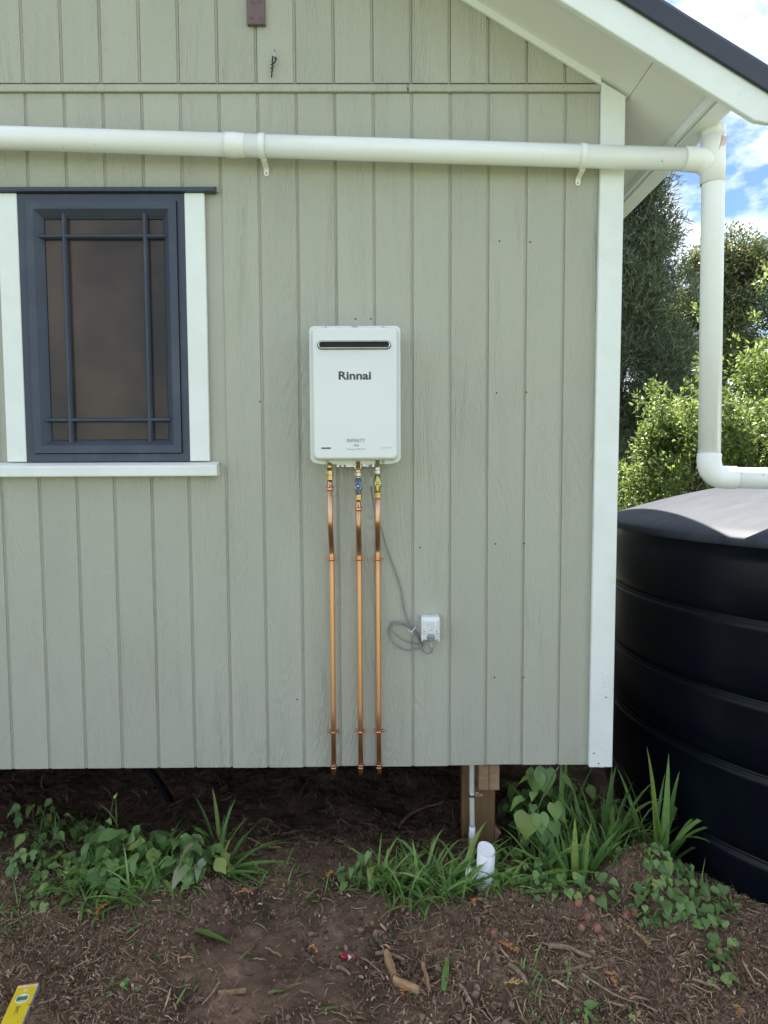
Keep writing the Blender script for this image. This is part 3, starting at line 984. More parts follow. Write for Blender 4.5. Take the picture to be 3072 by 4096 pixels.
link("shadow_ring", loops_mesh("shadow_rim", [rl(ox0 - .0025, ox1 + .0025, oz0 - .0028, oz1 + .0018, .0162, -.1799), rl(ox0 - .002, ox1 + .002, oz0 - .0024, oz1 + .0014, .0158, -.1812)], smooth=False, cap0=False), M_dark, flue)  # black ring imitating the shadow line round the flue outlet
for xa, xb, za, zb, mm in ((-.3535, -.3145, 1.7560, 1.7635, M_dark), (-.1275, -.0880, 1.7575, 1.7650, M_plastic2)):
    link("vent_slot", loops_mesh("vent_slot", [rl(xa, xb, za, zb, .0035, FY + .001, 4), rl(xa, xb, za, zb, .0035, FY - .0012, 4), rl(xa + .0012, xb - .0012, za + .0012, zb - .0012, .0024, FY - .0012, 4), rl(xa + .0014, xb - .0014, za + .0014, zb - .0014, .0022, FY - .0003, 4)], smooth=False, cap0=False), M_heater, heater)
    link("slot_opening", loops_mesh("slot_opening", [rl(xa + .001, xb - .001, za + .001, zb - .001, .0026, FY - .0002, 4), rl(xa + .001, xb - .001, za + .001, zb - .001, .0026, FY - .0006, 4)], smooth=False), mm, heater)
for sxx, szz in ((-.336, 2.2195), (-.117, 2.2195), (-.334, 1.7065), (-.119, 1.7065)):
    bm = bmesh.new()
    add_lathe(bm, [(.0056, 0), (.0056, .0012), (.0040, .0014), (.0040, .0034), (.0032, .0045), (.0016, .0046), (.0015, .003)], (sxx, -.1061, szz), (0, -1, 0), 14)
    link("screw", bm_mesh("screw", bm), M_zinc, heater)
link("lettering", text_mesh("lettering", "Rinnai", .0300, .1215, WX + .0015, FY - .0004, 2.0160, .030), M_print, heater)
link("lettering", text_mesh("lettering", "INFINITY", .0140, .0685, WX + .0045, FY - .0004, 1.7805, -.006), M_print, heater)
link("lettering", text_mesh("lettering", "A26", .0085, .0205, WX + .0045, FY - .0004, 1.7662), M_print, heater)
link("lettering", text_mesh("lettering", "Rinnai Support 0800 746 624", .0045, .0690, WX + .0045, FY - .0004, 1.7535), M_print, heater)
link("connection_panel", box("connection_panel", -.302, -.150, -.095, -.03, 1.686, 1.7215, .002), M_zinc, heater)
for xx in (-.286, -.268, -.172):
    link("screw", lathe("screw", [(0, .003), (.004, .002), (.005, 0)], (xx, -.0951, 1.692), (0, -1, 0), 10, caps=False), M_steel, heater)
link("drain_cock", lathe("drain_cock", [(.014, 0), (.016, .003), (.016, .012), (.010, .014), (.010, .010)], (-.217, -.094, 1.690), (0, -1, 0), 20), M_nickel, heater)
link("drain_cock", lathe("drain_cock", [(.007, 0), (.008, .006), (.006, .010)], (-.192, -.094, 1.695), (0, -1, 0), 14), M_nickel, heater)

# ------------------------------------------------------------------ copper pipes
YT, YW = -.100, -.030
CR = .0103
def copper_pipe(px, label, kind):
    t = thing("copper_pipe", (px, YW, .41), label, "pipe", "copper pipes under the water heater")
    ztop = {"hot": 1.604, "cold": 1.522, "gas": 1.574}[kind]
    zb0 = {"hot": 1.462, "cold": 1.452, "gas": 1.468}[kind]
    path = [(px, YT, ztop), (px, YT, zb0 + .025), (px, YT + .002, zb0), (px, (YT + YW) / 2, zb0 - .055), (px, YW - .002, zb0 - .11), (px, YW, zb0 - .135)]
    pts = [Vector(path[0])] + catmull(path[1:], 6) + [Vector((px, YW, z)) for z in (1.1, .9, .7, .475)]
    link("tube", tube("tube", pts, CR, 20), M_copper, t)
    link("elbow", tube("elbow", catmull([(px, YW, .470), (px, YW, .452), (px, YW + .004, .437), (px, YW + .016, .428), (px, YW + .035, .426)], 5), CR + .0022, 20), M_copperfit, t)
    link("press_ring", lathe("press_ring", [(CR, 0), (CR + .0030, .0015), (CR + .0036, .004), (CR + .0030, .0065), (CR + .0014, .008), (CR + .0016, .012), (CR + .0028, .0135), (CR + .0028, .0165), (CR, .018)], (px, YW, .454), (0, 0, 1), 24), M_copperfit, t)
    for zc in (1.317, .606):
        c = link("saddle_clip", lathe("saddle_clip", [(CR + .0003, -.0048), (CR + .0014, -.0045), (CR + .0017, 0), (CR + .0014, .0045), (CR + .0003, .0048)], (px, YW, zc), (0, 0, 1), 24, caps=False), M_copperfit, t)
        for s in (-1, 1):
            link("ear", box("ear", px + s * .0108 if s > 0 else px - .0222, px + .0222 if s > 0 else px - .0108, -.0225, -.0205, zc - .0050, zc + .0050, .0018), M_copperfit, c)
            link("spacer", box("spacer", px + s * .017 - .003, px + s * .017 + .003, -.0206, -.0005, zc - .003, zc + .003), M_copperfit, c)
            link("screw", lathe("screw", [(0, .0018), (.0022, .0015), (.0030, 0)], (px + s * .0172, -.0226, zc), (0, -1, 0), 10, caps=False), M_brass, c)
    up_ = (0, 0, 1)
    def pc(name, prof, z0, m, seg=24, smooth=True):
        return link(name, lathe(name, prof, (px, YT, z0), up_, seg, smooth), m, t)
    if kind == "hot":
        pc("press_coupling", [(CR, 0), (CR + .0028, .001), (CR + .0032, .004), (CR + .0020, .007), (CR + .0016, .010), (CR + .0034, .0115), (CR + .0036, .0145), (CR + .001, .017), (CR - .0006, .026), (CR - .0020, .040)], 1.598, M_copperfit)
        pc("union_nut", [(.012, 0), (.0140, .001), (.0140, .010), (.0155, .011), (.0155, .017), (.013, .018)], 1.638, M_brass, 6, False)
        pc("union_nut", [(.0115, 0), (.0122, .001), (.0122, .018), (.0115, .019)], 1.656, M_brass, 6, False)
        pc("inlet_stub", [(.0105, 0), (.0105, .03)], 1.675, M_brass)
    else:
        cold = kind == "cold"
        if cold:
            pc("press_coupling", [(CR, 0), (CR + .0028, .001), (CR + .0032, .004), (CR + .0020, .007), (CR + .0016, .010), (CR + .0034, .0115), (CR + .0036, .0145), (CR + .001, .017), (CR - .0006, .026), (CR - .0020, .040)], 1.519, M_copperfit)
            zn, zv0, zv1, zh = 1.560, 1.578, 1.642, 1.614
        else:
            zn, zv0, zv1, zh = 1.568, 1.590, 1.656, 1.624
        pc("union_nut", [(.012, 0), (.0150, .001), (.0150, .0085), (.0135, .009), (.0135, .0115), (.0145, .012), (.0145, .019), (.012, .020)], zn, M_brass, 6, False)
        vb = pc("valve_body", [(.0115, 0), (.0125, .001), (.0125, .014), (.0150, .018), (.0172, .026), (.0172, .036), (.0150, .043), (.0128, .046), (.0128, zv1 - zv0)], zv0, M_nickel)
        link("valve_stem", lathe("valve_stem", [(.0085, 0), (.0085, .014), (.0075, .0145)], (px, YT - .010, zh), (0, -1, 0), 16), M_nickel, vb)
        out = []
        for i in range(13):                             # right side of the hub, then the upper wing, mirrored round
            q = R(-52 + 104 * i / 12); out.append((.0108 * math.cos(q), .0108 * math.sin(q)))
        out += [(.0056, .0135), (.0048, .022), (.0036, .0275), (0, .0290), (-.0036, .0275), (-.0048, .022), (-.0056, .0135)]
        for i in range(13):
            q = R(128 + 104 * i / 12); out.append((.0108 * math.cos(q), .0108 * math.sin(q)))
        out += [(-.0056, -.0135), (-.0048, -.022), (-.0036, -.0275), (0, -.0290), (.0036, -.0275), (.0048, -.022), (.0056, -.0135)]
        hd = loops_mesh("handle", [[(px + a, YT - .0245, zh + b) for a, b in out], [(px + a, YT - .0285, zh + b) for a, b in out], [(px + a * .86, YT - .0300, zh + b * .93) for a, b in out]], smooth=False)
        h = link("handle", hd, M_blue if cold else M_yellow, vb)
        link("handle_nut", lathe("handle_nut", [(.0062, 0), (.0062, .002), (.0045, .0025), (.0042, .0045), (.002, .005)], (px, YT - .030, zh), (0, -1, 0), 14), M_nickel, vb)
        zt = zv1
        pc("neck", [(.0080, 0), (.0080, .013)], zt - .001, M_steel)
        pc("union_nut", [(.0105, 0), (.0132, .001), (.0132, .012), (.0115, .013)], zt + (.011 if cold else .006), M_nickel, 6, False)
        pc("inlet_stub", [(.0100, 0), (.0118, .002), (.0112, .004), (.0118, .006), (.0112, .008), (.0118, .010), (.0105, .012), (.0105, .045)], zt + (.023 if cold else .018), M_brass if cold else M_nickel)
    return t
copper_pipe(-.3265, "left of the three copper pipes, joined to the heater by a plain brass nut", "hot")
copper_pipe(-.2160, "middle copper pipe with the blue-handled valve under the heater", "cold")
copper_pipe(-.1410, "right copper pipe with the yellow-handled valve under the heater", "gas")

# ------------------------------------------------------------------ power outlet
ox = .069
ou = thing("power_outlet", (ox, -.03, .985), "white weatherproof power outlet with rocker switch on the grey boards", "outlet")
prof = [(0.0, .984), (-.046, .990), (-.050, .994), (-.0500, 1.016), (-.0565, 1.020), (-.0545, 1.068), (-.0485, 1.0830), (-.044, 1.0850), (0.0, 1.0850)]
bm = bmesh.new()
for xa, xb in ((ox - .0365, ox + .0365),):
    a = [bm.verts.new((xa, y, z)) for y, z in prof]; b = [bm.verts.new((xb, y, z)) for y, z in prof]
    bm.faces.new(a); bm.faces.new(b[::-1])
    for i in range(len(prof)):
        bm.faces.new((a[i], b[i], b[(i + 1) % len(prof)], a[(i + 1) % len(prof)]))
bmesh.ops.recalc_face_normals(bm, faces=bm.faces[:])
bmesh.ops.bevel(bm, geom=[e for e in bm.edges], offset=.0018, segments=2, affect='EDGES')
link("housing", bm_mesh("housing", bm), M_plastic, ou)
for s in (-1, 1):
    link("side_rib", box("side_rib", ox + s * .0295 - .0012, ox + s * .0295 + .0012, -.0585, -.052, 1.020, 1.070, .0008), M_plastic, ou)
    link("screw", lathe("screw", [(.0, .0012), (.0026, .0010), (.0034, 0)], (ox + s * .0245, -.0564, 1.0275), (0, -1, 0), 12, caps=False), M_zinc, ou)
    link("hood_cheek", box("hood_cheek", ox + s * .0335 - .0022, ox + s * .0335 + .0022, -.062, -.003, .988, 1.018, .0012), M_plastic, ou)
sw = link("switch", box("switch", ox - .0118, ox + .0118, -.0640, -.0545, 1.0315, 1.0685, .003, 3), M_plastic, ou)
for i, z in enumerate((1.036, 1.0425, 1.049, 1.0555, 1.062)):
    link("grip_rib", tube("grip_rib", [(ox - .008, -.0640, z), (ox, -.0646, z + .0012 * (i - 2)), (ox + .008, -.0640, z)], .0011, 6), M_plastic2, sw)

# ------------------------------------------------------------------ power cord
pcd = thing("power_lead", (.02, -.02, .93), "grey power cord looped and tied between the heater and the outlet", "cord")
A = [(-.165, 1.70), (-.165, 1.684), (-.165, 1.65), (-.166, 1.612), (-.158, 1.536), (-.144, 1.481), (-.125, 1.434), (-.102, 1.353), (-.072, 1.267), (-.047, 1.189), (-.036, 1.116), (-.022, 1.068), (-.005, 1.029)]
B = [(.016, .998), (.034, .972), (.040, .960), (.032, .952), (.005, .9435), (-.026, .940), (-.059, .954), (-.086, .981), (-.098, 1.018), (-.086, 1.042), (-.059, 1.048), (-.025, 1.040), (-.002, 1.025), (.022, 1.006), (.038, .980), (.030, .968), (.002, .967), (-.044, .986), (-.081, 1.018), (-.092, 1.039), (-.082, 1.057), (-.051, 1.057), (-.018, 1.042), (0, 1.027), (.017, .995), (.039, .944), (.054, .930), (.067, .933), (.075, .946), (.0755, .957)]
ya = [-.095, -.092, -.080, -.060, -.022, -.012, -.009, -.008, -.007, -.007, -.007, -.008, -.009]
P = [(a[0], y, a[1]) for a, y in zip(A, ya)]
nB = len(B)
for i, b in enumerate(B):
    y = -.008 - .012 * i / nB + (.004 * math.sin(i * 1.7))
    if i > nB - 5: y = (-.024, -.034, -.046, -.056)[i - nB + 4]
    P.append((b[0], y, b[1]))
link("cable", tube("cable", catmull(P, 7), .0029, 10), M_cable, pcd)
link("strain_relief", lathe("strain_relief", [(.0042, 0)] + [q for i in range(7) for q in ((.0052, .002 + i * .005), (.0040, .0045 + i * .005))] + [(.0040, .04)], (-.1655, -.068, 1.612), (.02, -.28, 1), 12), M_plastic2, pcd)
# plug pushed up into the outlet
ax = Vector((0.06, -.30, -1)).normalized()
po = Vector((ox + .001, -.036, 1.012))
link("plug", lathe("plug", [(.014, 0), (.0195, .004), (.0205, .010), (.0205, .015), (.0190, .017), (.0170, .0175), (.0165, .022), (.0120, .028), (.0080, .031), (.0076, .034), (.0084, .036), (.0072, .038), (.0084, .041), (.0072, .043), (.0084, .046), (.0080, .050), (.0092, .052), (.0092, .056), (.004, .0575)], po, ax, 24), M_plug, pcd)
tie = link("cable_tie", tube("cable_tie", catmull([(-.013, -.020, 1.018), (-.006, -.027, 1.020), (.004, -.027, 1.031), (.010, -.018, 1.037), (.006, -.006, 1.034)], 5), .0018, 8), M_plastic, pcd)
link("tie_tail", tube("tie_tail", catmull([(-.022, -.020, 1.031), (-.016, -.026, 1.0245), (-.005, -.028, 1.0215), (-.004, -.028, 1.014), (.001, -.026, 1.008)], 5), .0013, 8), M_plastic, tie)

# ------------------------------------------------------------------ pile, conduit, stub pipe under the floor
pile = thing("timber_pile", (.318, .17, 0), "brown timber pile carrying the doubled bearer under the house", "post")
link("post", box("post", .274, .3635, .122, .215, -.2, .3115, .004), M_timber, pile)
link("packer", box("packer", .228, .262, .19, .25, -.2, .47, .003), M_timber, pile)
oc = link("timber_offcut", prism("timber_offcut", [(.366, .046), (.392, .089), (.367, .122), (.345, .085)], .13, .15, .001), M_endgrain, label="small pale square offcut of timber wedged behind the pile", cat="offcut")
cd = thing("flexible_conduit", (.25, .04, .0), "grey corrugated conduit running down beside the timber pile", "conduit")
prof = []
z = 0.0
i = 0
bm = bmesh.new()
cpts = catmull([(.249, .04, .47), (.2495, .04, .35), (.2510, .04, .25), (.2525, .040, .13), (.250, .035, .06), (.246, .02, -.02)], 26)
rad = [.0118 if k % 2 else .0102 for k in range(len(cpts))]
add_tube(bm, cpts, rad, 14)
link("hose", bm_mesh("hose", bm), M_conduit, cd)
link("joiner", lathe("joiner", [(.0128, 0), (.0136, .001), (.0136, .044), (.0128, .045)], (.2525, .040, .120), (-.01, 0, 1), 20), M_pvcwhite, cd)
sc = link("saddle_clip", lathe("saddle_clip", [(.0122, -.009), (.0130, -.0085), (.0130, .0085), (.0122, .009)], (.2505, .04, .306), (0, 0, 1), 20, caps=False), M_zinc, cd)
link("tab", box("tab", .262, .2795, .030, .0325, .301, .318, .001), M_zinc, sc)
link("tab", box("tab", .279, .2965, .0330, .0350, .298, .309, .001), M_zinc, sc)
st = thing("stub_pipe", (.276, -.15, 0), "short white plastic pipe with slanting cut top standing in the grass by the pile", "pipe")
def stub_ring(r, lo):
    out = []
    for k in range(32):
        a = 2 * math.pi * k / 32
        x, y = r * math.cos(a), r * math.sin(a)
        if lo: out.append((.272 + x, -.15 + y, -.06))
        else: out.append((.283 + x, -.15 + y,   .172 + y * .42 - x * .18))
    return out
link("pipe_wall", loops_mesh("pipe_wall", [stub_ring(.0330, True), stub_ring(.0350, True), stub_ring(.0350, False), stub_ring(.0335, False), stub_ring(.0330, True)], cap0=False, cap1=False), M_pvcwhite, st)
link("end_piece", loops_mesh("end_piece", [[(x, y, z - .0075) for x, y, z in stub_ring(.0336, False)], [(x, y, z - .0045) for x, y, z in stub_ring(.0336, False)]], smooth=False), M_pvcwhite, st)  # white disc added inside the open pipe, imitating its lit interior
link("side_branch", lathe("side_branch", [(.030, 0), (.034, .002), (.034, .05), (.030, .052)], (.250, -.140, .055), (-.9, .1, .15), 20), M_pvcwhite, st)
hs_ = link("drain_hose", tube("drain_hose", catmull([(-1.6, 1.2, .43), (-1.15, 1.0, .40), (-.75, .7, .46)], 8) , .016, 10), M_hose, label="black hose slung under the floor at the left", cat="hose")
hs2 = link("drain_hose", tube("drain_hose", catmull([(-1.62, 1.02, .40), (-1.56, .95, .27), (-1.42, .82, .16), (-1.25, .66, .07), (-1.15, .56, -.02)], 8), .018, 12), M_hose, label="black hose curving down into the soil behind the weeds", cat="hose")

# ------------------------------------------------------------------ water tank
TX, TY, TR = 2.44, .58, 1.375
tank = thing("water_tank", (TX, TY, 0), "large black ribbed plastic rainwater tank with domed lid beside the house", "water tank")
bands = [1.085, .775, .49, .155]
prof = [(TR - .02, -.25)]
edges = [-.25] + bands[::-1] + [1.385]
for i in range(len(edges) - 1):
    z0, z1 = edges[i], edges[i + 1]
    last = i == len(edges) - 2
    prof += [(TR - .006, z0 + .004), (TR + .004, z0 + .06), (TR + .006, (z0 + z1) / 2), (TR + .004, z1 - .075)]
    if not last:
        prof += [(TR + .007, z1 - .030), (TR + .007, z1 - .014), (TR + .002, z1 - .006), (TR - .010, z1 + .002), (TR - .013, z1 + .005), (TR - .012, z1 + .012), (TR - .006, z1 + .018)]
prof = sorted(prof, key=lambda q: q[1])
link("tank_body", lathe("tank_body", prof + [(TR - .004, 1.372), (TR + .004, 1.376)], (TX, TY, 0), (0, 0, 1), 128), M_tank, tank)
dome = [(TR + .004, 1.374), (TR + .010, 1.378), (TR + .010, 1.402), (TR + .004, 1.410)]
for i in range(1, 15):
    t = i / 14
    dome.append(((TR + .004) * (1 - t) + .25 * t, 1.410 + .215 * (1 - (1 - t) ** 1.9)))
dome += [(.25, 1.66), (.22, 1.665), (.001, 1.67)]
lid = link("lid", lathe("lid", dome, (TX, TY, 0), (0, 0, 1), 128, caps=False), M_tanktop, tank)

# ------------------------------------------------------------------ spirit level
lv = thing("spirit_level", (-1.26, -.75, .02), "yellow spirit level lying flat on the soil", "level")
LM = Matrix.Translation((-1.245, -.665, gz(-1.26, -.72) + .006)) @ Matrix.Rotation(R(10.5), 4, 'Z') @ Matrix.Rotation(R(-1.5), 4, 'X')
def lvl(name, me, m, par=lv): 
    me.transform(LM); return link(name, me, m, par)
W2 = .0625
lvl("beam", box("beam", -W2, 0, -.60, -.016, 0, .024, .0008), M_level)
lvl("edge_rail", box("edge_rail", -.0008, .0018, -.60, -.004, .001, .0232), M_levelside)
lvl("worn_end", box("worn_end", -W2, -.0010, -.0158, -.0062, .0004, .0243, .0005), M_levelpale)
lvl("end_piece", box("end_piece", -W2 + .0005, -.0005, -.006, 0, 0, .0240, .001), M_levelred)
vialf = lvl("vial_housing", lathe("vial_housing", [(.0205, .020), (.0205, .0245), (.0190, .0252), (.0185, .0246), (.001, .0245)], (-.031, -.068, 0), (0, 0, 1), 28, caps=False), M_plastic)
lvl("vial", box("vial", -.0465, -.0165, -.0770, -.0600, .0246, .0262, .0006), M_vial, vialf)
lvl("bubble", box("bubble", -.0450, -.0180, -.0632, -.0596, .0263, .0266), mat("vial_pale", (.30, .42, .34), .2), vialf)
lvl("hang_hole", lathe("hang_hole", [(.0065, .0240), (.0065, .0246), (.0055, .0249), (.001, .0249)], (-.031, -.030, 0), (0, 0, 1), 20, caps=False), M_levelpale)
tm = text_mesh("lettering", "SHC", .012, .034, 0, 0, 0)
for v in tm.vertices:
    v.co = (-.024 - v.co.z, -.118 + v.co.x, .0246)
for v in tm.vertices:
    v.co.x = -.031 + (v.co.x + .030) ; v.co.y = -.118 - (v.co.y + .118)
    v.co.x = -.062 - v.co.x
lvl("lettering", tm, M_print)

# ================================================================== vegetation
def heart_leaf(name, fold=.12, droop=.25, wave=.02, seed=0, pointed=1.0):
    """unit leaf: length 1 along +Y from its stalk, face up"""
    rr = random.Random(seed)
    rows = [(-.10, .26), (.02, .43), (.18, .50), (.38, .45), (.58, .32), (.78, .16), (.92, .06), (1.0, .0)]
    v, f = [], []
    for i, (u, w) in enumerate(rows):
        w *= pointed
        zc = -droop * max(u, 0) ** 2
        mid = max(u, 0.0)
        e1 = wave * rr.uniform(-1, 1); e2 = wave * rr.uniform(-1, 1)
        v += [(-w, u, zc + fold * w + e1), (-w * .5, (u + mid) / 2, zc + fold * w * .45), (0, mid if i else .03, zc),
              (w * .5, (u + mid) / 2, zc + fold * w * .45), (w, u, zc + fold * w + e2)]
    for i in range(len(rows) - 1):
        for k in range(4):
            a = i * 5 + k
            f.append((a, a + 1, a + 6, a + 5))
    # stalk
    n = len(v)
    v += [(-.012, .04, 0), (.012, .04, 0), (.010, -.22, -.10), (-.010, -.22, -.10)]
    f.append((n, n + 1, n + 2, n + 3))
    return mesh(name, v, f, True)


heart_meshes = [heart_leaf("leaf", rr_[0], rr_[1], .03, i, rr_[2]) for i, rr_ in enumerate(((.10, .20, 1.0), (.25, .35, .92), (-.15, .30, 1.0), (.05, .55, .9), (.35, .15, .85), (.12, .4, 1.08)))]
def ovate_leaf(name, fold, droop, seed, slim, lobes=0.0):
    rr = random.Random(seed)
    rows = [(0.0, .04), (.10, .20), (.25, .34), (.42, .37), (.60, .29), (.76, .18), (.90, .07), (1.0, .0)]
    v, f = [], []
    for i, (u, w) in enumerate(rows):
        w *= slim * (1 + lobes * (1 if i % 2 else -1) * .35) * rr.uniform(.9, 1.1)
        zc = -droop * u ** 2 + .04 * math.sin(u * 7 + seed)
        v += [(-w, u + .03, zc + fold * w + rr.uniform(-.03, .03)), (-w * .5, u + .01, zc + fold * w * .45), (0, u, zc), (w * .5, u + .01, zc + fold * w * .45), (w, u + .03, zc + fold * w + rr.uniform(-.03, .03))]
    for i in range(len(rows) - 1):
        for k in range(4):
            a = i * 5 + k
            f.append((a, a + 1, a + 6, a + 5))
    n = len(v)
    v += [(-.012, .04, 0), (.012, .04, 0), (.010, -.25, -.10), (-.010, -.25, -.10)]
    f.append((n, n + 1, n + 2, n + 3))
    return mesh(name, v, f, True)


ovate_meshes = [ovate_leaf("leaf", *q) for q in ((.2, .3, 1, 1.0), (.35, .5, 2, .85), (-.1, .45, 3, 1.1), (.15, .7, 4, .95, .8), (.3, .2, 5, .7), (.1, .9, 6, 1.0, .6))]
lance_meshes = [heart_leaf("leaf", .15 + .1 * i, .3 + .15 * i, .03, 20 + i, .72 - .08 * i) for i in range(3)]


def leaf_matrix(pos, az, pitch, roll, size):
    """az: heading of the tip, pitch: tip above the horizontal"""
    return Matrix.Translation(pos) @ Matrix.Rotation(az, 4, 'Z') @ Matrix.Rotation(pitch, 4, 'X') @ Matrix.Rotation(roll, 4, 'Y') @ Matrix.Diagonal((size, size, size, 1))


def put_leaf(par, meshes, pos, az, pitch, roll, size, m):
    me = random.choice(meshes)
    key = me.name + m.name
    if key not in put_leaf.cache:
        c = me.copy(); c.materials.clear(); c.materials.append(m)
        put_leaf.cache[key] = c
    return link("leaf", put_leaf.cache[key], None, par, mw=leaf_matrix(pos, az, pitch, roll, size))


put_leaf.cache = {}


def blade_geom(base, az, elev, length, width, bend, twist=0.0, n=9, fold=.25):
    """arching strap leaf: returns verts and quads"""
    p = Vector(base)
    v, f = [], []
    ds = length / n
    e = elev
    a = az
    for i in range(n + 1):
        t = i / n
        w = width * (min(1, .55 + 2.2 * t) * (1 - t ** 3.2) + .015)
        d = Vector((math.cos(e) * math.sin(a), math.cos(e) * math.cos(a), math.sin(e)))
        s = Vector((math.cos(a + twist * t), -math.sin(a + twist * t), 0))
        s = (s + Vector((0, 0, math.sin(twist * t) * .6))).normalized()
        nrm = s.cross(d).normalized()
        v += [p - s * w * .5 + nrm * w * fold * .5, p.copy(), p + s * w * .5 + nrm * w * fold * .5]
        p = p + d * ds
        e -= bend / n * (.35 + 1.3 * t)
    for i in range(n):
        for k in range(2):
            q = i * 3 + k
            f.append((q, q + 1, q + 4, q + 3))
    return v, f


def blade(par, base, az, elev, length, width, bend, m=None, twist=0.0):
    v, f = blade_geom(base, az, elev, length, width, bend, twist)
    return link("leaf", mesh("leaf", v, f, True), m or M_sword, par)


def sword_clump(label, x, y, spec, m=None):
    t = thing("sword_leaf_plant", (x, y, gz(x, y)), label, "plant", "sword-leaved plants by the house corner")
    extra = [(dx * .8 + random.uniform(-.03, .03), dy + random.uniform(-.03, .03), az + random.uniform(-50, 50), el - random.uniform(0, 14), ln * random.uniform(.6, .95), w * random.uniform(.7, 1), bd * 1.2) for (dx, dy, az, el, ln, w, bd) in spec]
    for (dx, dy, az, el, ln, w, bd) in spec + extra:
        w *= 1.18
        bx_, by_ = x + dx, y + dy
        blade(t, (bx_, by_, gz(bx_, by_) - .01), R(az), R(el), ln, w, R(bd), m, random.uniform(-.5, .5))
    return t


def rspec(n, sp, az0, az1, el0, el1, l0, l1, w0, w1, b0, b1):
    return [(random.uniform(-sp, sp), random.uniform(-sp, sp), random.uniform(az0, az1), random.uniform(el0, el1), random.uniform(l0, l1), random.uniform(w0, w1), random.uniform(b0, b1)) for _ in range(n)]


# azimuth 0 = away from the camera (+Y), 90 = right (+X), 180 = towards the camera
sword_clump("upright clump of sword leaves nearest the white stub pipe's right side", .64, -.14,
            [(0, 0, 10, 86, .27, .024, 12), (.03, .01, 80, 84, .25, .026, 10), (-.03, .0, -60, 72, .26, .022, 22), (.045, .01, 95, 80, .19, .020, 14),
             (-.06, -.01, -80, 62, .28, .022, 40), (.02, -.03, 140, 78, .17, .022, 8), (-.02, .03, -30, 80, .22, .020, 18), (.06, .02, 70, 66, .24, .022, 45), (-.05, .03, -95, 50, .25, .020, 60)])
sword_clump("tall arching clump of sword leaves under the house corner", .82, .08,
            [(0, 0, 60, 84, .40, .024, 18), (.02, 0, 30, 82, .38, .022, 14), (.05, .0, 85, 72, .36, .022, 40), (-.03, 0, -70, 70, .34, .022, 60), (.03, .02, 80, 62, .36, .020, 75),
             (-.02, .02, -40, 80, .32, .020, 25), (.06, .03, 75, 80, .33, .018, 26), (-.05, .01, -85, 60, .33, .024, 85), (0, -.03, 170, 75, .26, .022, 40), (.04, -.02, 120, 70, .26, .022, 60),
             (-.08, 0, -20, 80, .30, .024, 20), (.01, -.02, 100, 85, .30, .02, 20)])
sword_clump("tall clump of sword leaves standing against the black tank", 1.03, .02,
            [(0, 0, -25, 86, .46, .026, 14), (.035, 0, 30, 86, .46, .024, 8), (-.03, .02, -60, 80, .40, .022, 26), (.02, .02, 60, 84, .36, .018, 10), (.03, -.02, 95, 66, .46, .021, 120),
             (.02, -.03, 100, 58, .40, .019, 120), (.04, .0, 85, 68, .42, .018, 85), (-.02, -.02, -90, 70, .30, .02, 55), (0, -.03, 150, 78, .24, .02, 30), (.05, -.01, 92, 45, .28, .016, 80), (-.05, -.02, -70, 76, .26, .022, 30)])
sword_clump("sprawling strappy leaves crossing in front of the white stub pipe", .20, -.16,
            [(.10, -.05, 85, 20, .34, .026, 28), (-.04, -.06, 70, 52, .30, .024, 55), (-.02, 0, 40, 66, .30, .026, 62), (.14, -.04, 95, 14, .30, .022, 14), (-.10, -.02, 62, 44, .28, .020, 36),
             (.03, .03, 75, 60, .26, .02, 50), (-.12, -.05, 75, 30, .30, .016, 20), (.16, -.08, 100, 10, .22, .024, 10), (0, .03, -40, 60, .24, .02, 70), (.02, -.07, 64, 26, .22, .018, 16)])
sword_clump("low arching leaves drooping between the stub pipe and the upright clump", .47, -.13,
            [(0, 0, -85, 58, .30, .022, 75), (.03, 0, -60, 66, .28, .022, 60), (.02, .02, 85, 50, .26, .022, 70), (0, -.03, 160, 50, .20, .02, 70), (.05, -.02, 110, 40, .24, .02, 60), (-.04, 0, -95, 40, .26, .018, 55), (.08, .03, 20, 75, .24, .022, 30)])
sword_clump("two upright blades alone in the dark soil at the left", -.85, .18,
            [(0, 0, -40, 82, .24, .016, 18), (.02, .01, 40, 80, .17, .014, 14), (.03, 0, 80, 60, .16, .012, 45), (-.02, 0, -80, 50, .14, .012, 60)])
sword_clump("long flat strap leaves at the right end of the left weed patch", -.80, -.02,
            [(0, 0, 82, 26, .32, .024, 38), (.0, -.03, 95, 16, .30, .022, 22), (-.02, .02, 40, 74, .28, .020, 22), (.03, -.02, 60, 60, .26, .018, 48), (-.04, -.05, 110, 20, .24, .022, 22), (.04, -.04, 70, 40, .25, .016, 55), (.0, .0, 30, 82, .22, .018, 20)])


